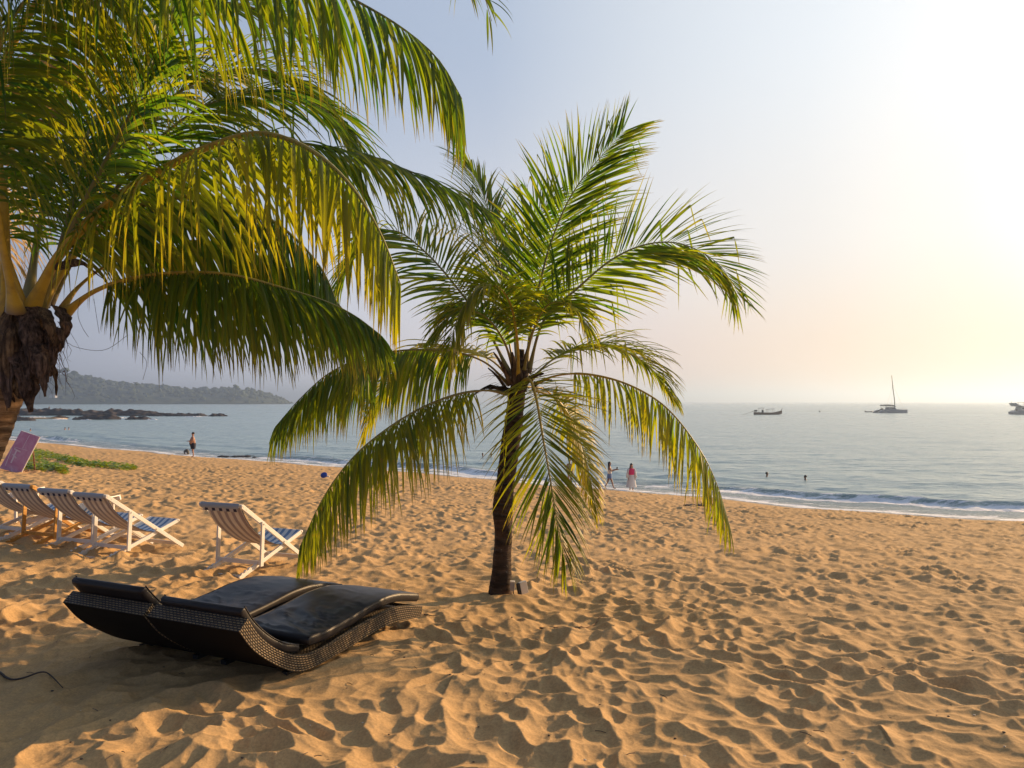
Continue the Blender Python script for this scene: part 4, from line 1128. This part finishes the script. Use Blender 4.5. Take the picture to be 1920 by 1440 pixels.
# ------------------------------------------------------------------ sticks, seaweed, litter
m_stick = noisy('dark_stick', (.03, .022, .018), (.07, .05, .04), 20)
def on_sand(px, py, lift=.012):
    g = hit(px, py, 3, 90); return Vector((g.x, g.y, ground_z(g.x, g.y) + lift))
def stick(label, pts, r0, m=m_stick, name='stick', cat='stick', lift=.012):
    P = [on_sand(*p, lift) for p in pts]
    Q, _ = catmull(P, 6 * len(P)); Q = [Vector(q) for q in Q]
    for q in Q: q.z = max(q.z, ground_z(q.x, q.y) + lift * .6)
    c = Q[0].copy(); b = MB(); b.tube([q - c for q in Q], [r0 * (1 - .7 * i / len(Q)) for i in range(len(Q))], 6)
    o = b.build(name, m, None, True); o.location = c; return tag(o, label, cat)
stick('long crooked dark twig lying on shaded sand near the left edge', [(-5, 1255), (20, 1266), (45, 1272), (75, 1270), (92, 1274), (118, 1288)], .009)
stick('short dark twig just past the foot of the near lounger', [(795, 1146), (808, 1148), (820, 1148)], .006)
stick('thin bent pale and dark stick on the sand right of the trunk', [(1012, 1168), (1060, 1174), (1095, 1172), (1115, 1160), (1135, 1148)], .009, m_bark)
for i, (px, py, lab) in enumerate([(1290, 946, 'dark seaweed clump on the wet sand right of the women'), (1465, 925, None)][:1]):
    rr = random.Random(i); b = MB()
    for q in range(30):
        g = on_sand(px + rr.uniform(-6, 48), py + rr.uniform(-1.5, 1.5), .03); b.ball(g - hit(px, py), rr.uniform(.03, .09), (2.2, 1, .5), 1)
    o = b.build('seaweed', m_stick); o.location = hit(px, py); tag(o, lab, 'seaweed')
b = MB(); rr = random.Random(9); g0 = hit(455, 857, 20, 120)
for q in range(36):
    g = hit(412 + rr.random() ** 1.2 * 66, 856.5 + rr.uniform(-.5, .8) + q * .02, 20, 120); b.ball(Vector((g.x, g.y, WATER + .02 if g.z <= WATER + .05 else g.z + .03)) - g0, rr.uniform(.12, .3), (1.8, 1, .55), 1)
o = b.build('rock', m_rock); o.location = g0; tag(o, 'string of small dark stones in the surf right of the standing man', 'rock')
# loose bits on the near sand
b = MB(); rr = random.Random(31)
for i in range(170):
    Y = 3.7 + 9 * rr.random() ** 1.5; X = Y * rr.uniform(-.72, .72); z = ground_z(X, Y)
    if i % 2: b.ball(Vector((X, Y, z + .004)), rr.uniform(.004, .009), (1.4, 1, .6), 1)
    else:
        a = rr.random() * 3.14; l = rr.uniform(.01, .035); b.tube([(X - l * math.cos(a), Y - l * math.sin(a), z + .006), (X, Y, z + .01), (X + l * math.cos(a), Y + l * math.sin(a), z + .006)], .0022, 4)
tag(b.build('beach_litter', m_stick), kind='stuff')
b = MB()
for i in range(60):
    Y = 3.7 + 6 * rr.random() ** 1.5; X = Y * rr.uniform(-.72, .72); z = ground_z(X, Y); b.ball(Vector((X, Y, z + .002)), rr.uniform(.003, .007), (1.4, 1, .5), 1)
tag(b.build('shell_bits', m_cream), kind='stuff')
# blue upturned parasol hat / float far down the beach
m_blue = mat('blue_plastic', (.01, .05, .35), .4)
g = hit(607, 896, 10, 90); s_ = g.y / F
bl = empty('beach_float', g); tag(bl, 'small round bright blue beach float lying on the sand near the water', 'beach float')
b = MB(); Mx = Matrix.Translation((0, 0, 5.5 * s_)) @ Matrix.Rotation(R(65), 4, 'X') @ Matrix.Rotation(R(-12), 4, 'Y')
rings = []
for i in range(9):
    r__ = (6.6 * s_) * [1.0, 1.02, .98, .85, .6, .35, .2, .1, .02][i]; z_ = s_ * [0, .8, 1.6, 2.6, 3.3, 3.7, 4.2, 4.4, 4.4][i]
    rings.append([Mx @ Vector((math.cos(a) * r__, math.sin(a) * r__ * .85, -z_)) for a in np.linspace(0, 2 * math.pi, 20, endpoint=False)])
b.loft(rings); b.build('shell', m_blue, bl, True)
b = MB(); b.ball(Vector((8 * s_, .05, 2.4 * s_)), 2.4 * s_, (1.2, 1, .6)); b.build('strap', m_white, bl, True)
# ------------------------------------------------------------------ people
m_skin = mat('skin', (.42, .22, .14), .55); m_skin2 = mat('skin_tan', (.30, .15, .09), .55)
m_hair = mat('dark_hair', (.012, .009, .008), .5)
m_navy = mat('navy_cloth', (.012, .013, .03), .85); m_denim = mat('denim', (.12, .20, .38), .85)
m_whitec = mat('white_cloth', (.72, .66, .60), .85); m_pinkc = mat('pink_cloth', (.75, .03, .14), .8)
m_print = noisy('printed_cloth', (.45, .36, .12), (.12, .10, .06), 30)
def skin_body(name, joints, bones, mt, parent, sub=2):
    me = bpy.data.meshes.new(name)
    ks = list(joints); me.from_pydata([joints[k][0] for k in ks], [(ks.index(a), ks.index(b_)) for a, b_ in bones], [])
    o = link(name, me, mt, parent)
    md = o.modifiers.new('skin', 'SKIN'); md.use_smooth_shade = True
    lay = me.skin_vertices[0].data
    for i, k in enumerate(ks):
        r = joints[k][1]; lay[i].radius = r if isinstance(r, tuple) else (r, r); lay[i].use_root = (k == 'pelvis')
    sb = o.modifiers.new('sub', 'SUBSURF'); sb.levels = sub; sb.render_levels = sub
    return o
def person(px, py, label, rz, H=1.7, skin=m_skin, pose='stand', girth=1.0, sink=0.0, loc=None, cat='person'):
    g = loc or hit(px, py, 20, 400)
    root = empty('person', (g.x, g.y, g.z - sink), rz); tag(root, label, cat)
    s = H / 1.7; gx = girth
    J = {'pelvis': ((0, 0, .90 * s), (.155 * gx * s, .115 * gx * s)), 'waist': ((0, .01, 1.06 * s), (.135 * gx * s, .10 * gx * s)), 'chest': ((0, .0, 1.26 * s), (.155 * gx * s, .105 * gx * s)), 'neckb': ((0, 0, 1.42 * s), .065 * s), 'neck': ((0, 0, 1.48 * s), .05 * s),
         'head1': ((0, -.015, 1.56 * s), (.072 * s, .082 * s)), 'head2': ((0, -.01, 1.63 * s), (.075 * s, .09 * s)), 'head3': ((0, 0, 1.68 * s), .055 * s)}
    B = [('pelvis', 'waist'), ('waist', 'chest'), ('chest', 'neckb'), ('neckb', 'neck'), ('neck', 'head1'), ('head1', 'head2'), ('head2', 'head3')]
    st = {'stand': ((.09, 0, 0), (-.09, 0, 0)), 'walk': ((.09, -.26, 0), (-.08, .28, .03)), 'together': ((.07, 0, 0), (-.07, .02, 0))}[pose if pose in ('stand', 'walk') else 'together']
    for i, sg in enumerate((1, -1)):
        fx, fy, fz_ = st[i]; n = 'LR'[i]
        J['hip' + n] = ((sg * .09 * s * gx ** .5, 0, .84 * s), .092 * s * gx ** .5)
        J['knee' + n] = ((fx * .95 * s, fy * .45 - .02, .48 * s), .058 * s); J['ank' + n] = ((fx * s, fy + .02, .09 * s + fz_), .036 * s)
        J['toe' + n] = ((fx * s, fy - .13 * s, .03 * s + fz_), (.035 * s, .022 * s))
        B += [('pelvis', 'hip' + n), ('hip' + n, 'knee' + n), ('knee' + n, 'ank' + n), ('ank' + n, 'toe' + n)]
        J['sh' + n] = ((sg * .17 * s * gx ** .5, 0, 1.38 * s), .052 * s)
        arms = {'stand': ((sg * .21, .02, 1.10), (sg * .22, -.05, .85), (sg * .22, -.07, .76)), 'walk': ((sg * .19, -.14, 1.16), (sg * .10, -.36, 1.25), (sg * .07, -.44, 1.27)) if sg > 0 else ((-.2, -.12, 1.15), (-.12, -.34, 1.22), (-.08, -.55, 1.25)),
                'fold': ((sg * .24, -.04, 1.14), (sg * .05, -.24, 1.12), (-sg * .02, -.27, 1.13))}[pose]
        for q, nm, r in zip(arms, ('elb', 'wri', 'hand'), (.04, .028, .03)):
            J[nm + n] = ((q[0] * s * gx ** .4, q[1] * s * gx ** .5, q[2] * s), r * s)
        B += [('chest', 'sh' + n), ('sh' + n, 'elb' + n), ('elb' + n, 'wri' + n), ('wri' + n, 'hand' + n)]
        # fingers: four and a thumb
        h = Vector(J['hand' + n][0]); wv_ = Vector(J['wri' + n][0]); d = (h - wv_).normalized(); sd_ = d.cross(Vector((0, 0, 1)) if abs(d.z) < .8 else Vector((1, 0, 0))).normalized()
        for f in range(5):
            p1 = h + d * (.05 if f else .02) * s + sd_ * ((f - 2.5) * .016 if f else -.04) * s; nm = 'f%d%s' % (f, n); J[nm] = (tuple(p1), .008 * s); B.append(('hand' + n, nm))
    if girth > 1.2:
        J['waist'] = ((0, -.06, 1.05 * s), (.23 * s, .23 * s)); J['chest'] = ((0, -.02, 1.26 * s), (.22 * s, .20 * s)); J['neckb'] = ((0, -.02, 1.42 * s), .085 * s)
    body = skin_body('body', J, B, skin, root)
    # face: nose, eyes, mouth
    b = MB(); b.ball((0, -.115 * s, 1.60 * s), .014 * s, (.8, 1, 1.3), 1); b.build('nose', skin, root, True)
    b = MB(); b.ball((.03 * s, -.10 * s, 1.625 * s), .010 * s, (1.2, .6, .7), 1); b.ball((-.03 * s, -.10 * s, 1.625 * s), .010 * s, (1.2, .6, .7), 1); b.build('eyes', m_hair, root)
    b = MB(); b.box((.04 * s, .012 * s, .008 * s), Matrix.Translation((0, -.10 * s, 1.558 * s))); b.build('mouth', m_pinkc, root)
    return root, s
def ringloft(root, name, m_, levels, s, n=20, wav=0):
    b = MB(); b.loft([[(math.cos(a) * rx * s * (1 + wav * (i / len(levels)) * math.sin(a * 7)), (cy + math.sin(a) * ry) * s, z * s) for a in np.linspace(0, 2 * math.pi, n, endpoint=False)] for i, (z, rx, ry, cy) in enumerate(levels)], cap=False)
    return b.build(name, m_, root, True)
def hair_cap(root, s, long=0.0, m_=None):
    b = MB(); b.ball((0, .012 * s, 1.655 * s), .098 * s, (.92, 1.05, .88), 2)
    if long:
        b.loft([[(math.cos(a) * rx * s, (.06 + math.sin(a) * ry) * s, z * s) for a in np.linspace(0, 2 * math.pi, 12, endpoint=False)] for z, rx, ry in [(1.68, .085, .06), (1.56, .10, .055), (1.44, .12, .055), (1.3, .12, .05), (1.62 - long, .07, .03)]])
    return b.build('hair', m_ or m_hair, root, True)
# bare-chested man with folded arms, looking left
rt, s = person(362, 857.5, 'bare chested man in black shorts looking down beside a backpack by the sea', R(-60), 1.78, m_skin, 'fold', 1.5)
hair_cap(rt, s)
ringloft(rt, 'shorts', m_navy, [(.99, .225, .22, -.03), (.9, .235, .21, -.02), (.78, .22, .18, 0), (.58, .20, .15, 0)], s)
b = MB(); b.box((.05, .07, .012), Matrix.Translation((0, -.44, 1.16))); b.build('phone', m_black, rt)
# his backpack
g = hit(350, 852.5, 20, 120); bp = empty('backpack', (g.x, g.y, g.z)); tag(bp, 'grey and black backpack standing on the sand next to the bare chested man', 'backpack')
m_bag = noisy('bag_cloth', (.03, .03, .03), (.16, .14, .11), 8)
b = MB(); b.loft([[(math.cos(a) * rx, math.sin(a) * ry, z) for a in np.linspace(0, 2 * math.pi, 14, endpoint=False)] for z, rx, ry in [(-.03, .2, .15), (.1, .27, .19), (.3, .26, .18), (.45, .2, .15), (.56, .08, .07)]]); b.build('sack', m_bag, bp, True)
b = MB(); b.tube([(-.15, -.17, .45), (-.18, -.24, .3), (-.14, -.2, .12)], .025, 6); b.tube([(.12, -.17, .45), (.15, -.24, .3), (.12, -.2, .12)], .025, 6); b.build('strap', m_black, bp)
b = MB(); b.box((.2, .08, .18), Matrix.Translation((.02, -.2, .16)), .02); b.build('pocket', m_whitec, bp)
g = hit(338, 852, 20, 120); b = MB(); b.loft([[(x_, y_, h_) for x_, y_ in ((-.5, -.1), (-.45, .12), (.5, .15), (.5, -.1))] for h_ in (-.05, .06)]); o = b.build('towel', m_navy); o.location = g; tag(o, 'dark towel lying on the sand left of the backpack', 'towel')
# women
rt, s = person(1184, 921, 'woman in bright pink top and long pale skirt facing the beach', R(4), 1.62, m_skin, 'stand'); hair_cap(rt, s, .45)
ringloft(rt, 'skirt', m_whitec, [(1.04, .15, .12, 0), (.9, .19, .15, 0), (.6, .26, .20, .02), (.25, .33, .24, .04)], s, 28, .10)
ringloft(rt, 'top', m_pinkc, [(1.42, .13, .09, -.01), (1.3, .185, .135, -.01), (1.15, .165, .13, -.01), (1.02, .165, .13, 0)], s)
for sg in (-1, 1):
    b = MB(); b.tube([(sg * .17, 0, 1.38 * s), (sg * .23, .02, 1.1 * s), (sg * .25, -.04, .84 * s)], [.075, .07, .075], 10); b.build('sleeve', m_whitec, rt, True)
rt, s = person(1143, 917.5, 'woman in denim skirt walking right while holding up a phone', R(80), 1.64, m_skin2, 'walk'); hair_cap(rt, s, .5)
ringloft(rt, 'skirt', m_denim, [(1.02, .145, .12, 0), (.88, .18, .15, 0), (.70, .185, .16, 0)], s)
ringloft(rt, 'top', m_whitec, [(1.22, .165, .125, -.01), (1.12, .15, .12, -.01), (1.0, .16, .13, 0)], s)
b = MB(); b.box((.012, .07, .14), Matrix.Translation((.1, -.46 * s, 1.32 * s)), .004); b.build('phone', m_black, rt)
rt, s = person(1068, 909, 'bather in patterned top and dark swimwear half hidden behind a yellow frond', R(150), 1.62, m_skin, 'stand'); hair_cap(rt, s)
ringloft(rt, 'top', m_print, [(1.42, .13, .09, 0), (1.3, .19, .14, 0), (1.12, .165, .14, 0), (1.0, .17, .14, 0)], s)
ringloft(rt, 'swimwear', m_navy, [(1.0, .165, .13, 0), (.88, .19, .15, 0), (.78, .15, .12, 0)], s)
# swimmers: standing deep in the water
def swimmer(px, py, lab, depth, rz=0, H=1.7, mk=m_skin2):
    Y = 5.3 * F / (py - 753); loc = Vector(((px - 960) / F * Y, Y, WATER - depth)); rt, s = person(0, 0, lab, rz, H, mk, 'stand', 1.0, 0, loc); hair_cap(rt, s); return rt
swimmer(1438, 895, 'swimmer farther left of the two in the sea on the right', 1.36, R(40))
swimmer(1510, 901, 'swimmer nearer the beach of the two in the sea on the right', 1.36, R(-150))
swimmer(57, 808, 'lone swimmer at the far left in front of the pink board', 1.30, R(90))
swimmer(122, 806, 'left one of two swimmers close together off the creepers', 1.25, R(70))
swimmer(129, 806, 'right one of two swimmers close together off the creepers', 1.25, R(-70), mk=m_skin)
swimmer(905, 858, 'left swimmer of the pair seen beside the young palm trunk', 1.30, R(10))
swimmer(921, 858, 'right swimmer of the pair seen beside the young palm trunk', 1.32, R(-20))
Y = 5.3 * F / (779.5 - 753) + 8; rt, s = person(0, 0, 'tiny person standing on top of the dark reef', 0, 1.7, m_skin2, 'stand', 1, 0, Vector(((92 - 960) / F * Y, Y, CAMZ - (769 - 753) / F * Y - .15))); hair_cap(rt, s); ringloft(rt, 'shorts', m_navy, [(1.0, .17, .14, 0), (.8, .19, .14, 0), (.6, .17, .13, 0)], s)

# ------------------------------------------------------------------ boats
m_hull = mat('boat_hull', (.17, .20, .27), .5); m_dark = mat('boat_dark', (.03, .035, .05), .6); m_wood = mat('boat_wood', (.10, .045, .03), .6)
m_sailc = mat('sail_cover', (.02, .04, .09), .7); m_glass = mat('window_glass', (.02, .025, .03), .1)
def at_sea(px, py):
    Y = 5.3 * F / (py - 753); return Vector(((px - 960) / F * Y, Y, WATER)), Y / F
# catamaran
p, sc_ = at_sea(1669, 774.3); ct = empty('catamaran', p, R(-3)); tag(ct, 'grey sailing catamaran with one tall bare mast anchored offshore', 'sailboat')
Lh = 53 * sc_
def hull(y0, mt=m_hull, L=Lh, h=1.45, nm='hull', par=None, wid_=.9):
    b = MB(); st = []
    for u_ in np.linspace(0, 1, 12):
        x_ = -L / 2 + L * u_; wy = wid_ * (math.sin(math.pi * min(1, u_ * .9 + .18)) ** .5 if u_ < .98 else .12); zt = h * (.35 + .65 * min(1, u_ / .15)) if u_ < .15 else h + .15 * u_
        st.append([(x_, y0 - wy, zt), (x_, y0 + wy, zt), (x_, y0 + wy * .8, .1), (x_, y0, -.4), (x_, y0 - wy * .8, .1)])
    b.loft(st); return b.build(nm, mt, par or ct)
hull(-2.7); hull(2.7)
b = MB(); b.box((7.2, 4.6, .7), Matrix.Translation((-.2, 0, 1.35)), .1); b.build('deck', m_hull, ct)
b = MB(); b.loft([[(-1.4, -2, 1.7), (2.2, -1.9, 1.7), (2.2, 1.9, 1.7), (-1.4, 2, 1.7)], [(-1.4, -1.8, 2.75), (1.3, -1.6, 2.75), (1.3, 1.6, 2.75), (-1.4, 1.8, 2.75)]]); cab = b.build('cabin', m_hull, ct)
b = MB(); b.box((2.0, .04, .45), Matrix.Translation((.2, -1.93, 2.25)), .02); b.build('window', m_glass, cab)
b = MB(); b.bar((-4.2, 0, 3.25), (2.1, 0, 3.0), .12, 3.0, (0, 1, 0), .02); b.build('canopy', m_sailc, ct)
for xx in (-3.6, -1.2):
    for yy in (-1.4, 1.4):
        b = MB(); b.tube([(xx, yy, 1.5), (xx, yy, 3.2)], .05, 6); b.build('canopy_post', m_metal, ct)
b = MB(); b.tube([(-4.4, 0, 3.6), (-1, 0, 3.65), (2.1, 0, 3.4)], [.2, .34, .3], 8); b.build('boom_with_sail', m_sailc, ct, True)
ht = (774.3 - 704) * sc_
b = MB(); b.tube([(2.2, 0, 1.7), (2.0, 0, 6), (1.2, 0, ht * .7), (.7, 0, ht)], [.20, .19, .17, .12], 8); b.build('mast', m_dark, ct, True)
b = MB()
for q in [(-.7, -2.6, 1.6), (-.7, 2.6, 1.6)]: b.tube([(1.1, 0, ht * .75), q], .025, 4)
b.tube([(1.1, 0, ht * .78), (6.2, 0, 1.8)], .035, 4); b.build('rigging', m_metal, ct)
b = MB(); b.tube([(-4.6, -1.5, 1.3), (-5.0, -1.5, 3.6)], .04, 5); b.box((.5, .04, .3), Matrix.Translation((-5.0, -1.5, 3.5))); b.build('flagpole', m_dark, ct)
b = MB()
for k in range(8): b.tube([(5.9 - k * .5, -3.2, 1.5), (5.9 - k * .5, -3.2, 2.1)], .02, 4)
b.tube([(5.9, -3.2, 2.1), (2.4, -3.2, 2.1)], .02, 4); b.tube([(5.9, -3.2, 2.1), (5.9, 3.2, 2.1)], .02, 4); b.build('railing', m_metal, ct)
b = MB(); b.box((.5, .5, 1.0), Matrix.Translation((-4.2, -1.0, 1.9)), .1); b.box((.9, 1.6, .3), Matrix.Translation((-3.8, .3, 1.8)), .05); b.build('helm_station', m_dark, ct)
# dinghy
p, sc_ = at_sea(1630, 773.2); dg = empty('dinghy', p); tag(dg, 'tiny dark dinghy floating behind the catamaran', 'dinghy')
b = MB(); b.tube([(-1.9, -.6, .3), (.9, -.6, .32), (1.9, 0, .45), (.9, .6, .32), (-1.9, .6, .3)], .22, 8); b.build('tube', m_dark, dg, True)
b = MB(); b.box((3.0, 1.1, .12), Matrix.Translation((-.4, 0, .2)), .02); b.build('floor', m_dark, dg)
b = MB(); b.box((.35, .3, .6), Matrix.Translation((-2.0, 0, .55)), .06); b.build('outboard_motor', m_black, dg)
# longtail boat
p, sc_ = at_sea(1440, 777.5); lt = empty('longtail_boat', p, R(4)); tag(lt, 'dark wooden longtail boat with upswept bow and small canopy', 'longtail boat')
Ll = 54 * sc_; b = MB(); st = []
for u_ in np.linspace(0, 1, 18):
    x_ = -Ll / 2 + Ll * u_; wy = .95 * math.sin(math.pi * (u_ * .86 + .12)) ** .7 if u_ < .97 else .06; zt = .85 + .25 * (1 - u_) ** 3 + 2.0 * max(0, u_ - .62) ** 1.6 * 4.0 * .55; zk = -.35 + max(0, u_ - .72) * 5.4 * (u_ - .5)
    st.append([(x_, -wy, zt), (x_, wy, zt), (x_, wy * .6, zk * .5 + zt * .2), (x_, 0, min(zk, zt - .15)), (x_, -wy * .6, zk * .5 + zt * .2)])
b.loft(st); b.build('hull', m_wood, lt)
b = MB(); b.tube([(Ll / 2 - .3, 0, 1.9), (Ll / 2 + .35, 0, 2.9)], [.14, .06], 6); b.build('prow', m_wood, lt)
for x0, x1, z_ in ((-3.9, -1.9, 2.7), (-.6, 2.4, 2.3)):
    b = MB(); b.box((x1 - x0, 1.7, .10), Matrix.Translation(((x0 + x1) / 2, 0, z_)) @ Matrix.Rotation(-.08, 4, 'Y'), .02); cp = b.build('canopy', m_dark, lt)
    for xx in (x0 + .2, x1 - .2):
        for yy in (-.75, .75):
            b = MB(); b.tube([(xx, yy, .7), (xx, yy, z_)], .05, 5); b.build('canopy_post', m_wood, cp)
b = MB(); b.box((1.1, .7, .7), Matrix.Translation((-5.1, 0, 1.6)), .1); b.tube([(-5.3, 0, 1.7), (-7.5, 0, .9), (-10.6, 0, .0)], [.09, .06, .04], 6); b.build('engine_with_tail', m_black, lt)
b = MB(); b.box((.6, .6, 1.2), Matrix.Translation((-2.3, 0, 1.3)), .1); b.build('cargo', m_dark, lt)
# second boat cut by the right edge
p, sc_ = at_sea(1896, 777); mb_ = empty('motor_yacht', p); tag(mb_, 'stern of a white and dark motor yacht cut off by the right edge', 'motor yacht')
b = MB(); st = []
for u_ in np.linspace(0, 1, 10):
    x_ = 15 * u_; zt = (1.0 + .7 * min(1, u_ / .12)); wy = 2.0 * (math.sin(math.pi * (u_ * .6 + .35)) ** .5 if u_ < .97 else .2)
    st.append([(x_, -wy, zt), (x_, wy, zt), (x_ + .1, wy * .8, -.3), (x_ + .1, -wy * .8, -.3)])
b.loft(st); b.build('hull', m_hull, mb_)
b = MB(); b.loft([[(2.4, -1.7, 1.6), (11, -1.6, 1.6), (11, 1.6, 1.6), (2.4, 1.7, 1.6)], [(3.0, -1.5, 3.1), (9, -1.4, 3.1), (9, 1.4, 3.1), (3.0, 1.5, 3.1)]]); cb2 = b.build('cabin', m_hw, mb_)
b = MB(); b.box((5, .05, .6), Matrix.Translation((6, -1.62, 2.5)), .02); b.build('window', m_glass, cb2)
b = MB(); b.loft([[(.2, -1.9, 4.6), (.7, -1.9, 4.8), (.7, 1.9, 4.8), (.2, 1.9, 4.6)], [(1.3, -1.9, 3.4), (2.0, -1.9, 3.9), (2.0, 1.9, 3.9), (1.3, 1.9, 3.4)], [(4, -1.8, 3.1), (4, -1.8, 3.4), (4, 1.8, 3.4), (4, 1.8, 3.1)], [(11, -1.5, 3.1), (11, -1.5, 3.35), (11, 1.5, 3.35), (11, 1.5, 3.1)]]); b.build('flybridge', m_hull, mb_)
b = MB(); b.box((6, 3.2, .12), Matrix.Translation((6.5, 0, 5.0)), .03)
for xx in (4, 9):
    for yy in (-1.4, 1.4): b.tube([(xx, yy, 3.3), (xx, yy, 5)], .05, 5)
b.build('bimini_top', m_sailc, mb_)
b = MB(); b.box((.5, .4, .8), Matrix.Translation((1.4, -1.2, 1.9)), .05); b.tube([(.2, 0, 4.6), (.1, 0, 5.4)], .05, 5); b.build('stern_gear', m_dark, mb_)
# mooring buoy
p, sc_ = at_sea(1537, 772.3); b = MB(); b.ball((0, 0, .2), .45, (1, 1, .8), 2); b.tube([(0, 0, .3), (0, 0, 1.2)], .05, 5); o = b.build('mooring_buoy', m_dark, None, True); o.location = p; tag(o, 'tiny dark buoy on the sea between longtail boat and catamaran', 'buoy')
# ------------------------------------------------------------------ sea haze
hm = bpy.data.materials.new('haze'); hm.use_nodes = True; nt = hm.node_tree
for n in list(nt.nodes):
    if n.type != 'OUTPUT_MATERIAL': nt.nodes.remove(n)
pv = nt.nodes.new('ShaderNodeVolumePrincipled'); pv.inputs['Color'].default_value = (.54, .72, 1.0, 1); pv.inputs['Density'].default_value = .00042; pv.inputs['Anisotropy'].default_value = 0.5
nt.links.new(pv.outputs[0], nt.nodes['Material Output'].inputs['Volume'])
b = MB(); b.box((24000, 9800, 100), Matrix.Translation((0, 4600, 38)))
hz = b.build('haze', hm); tag(hz, kind='stuff')
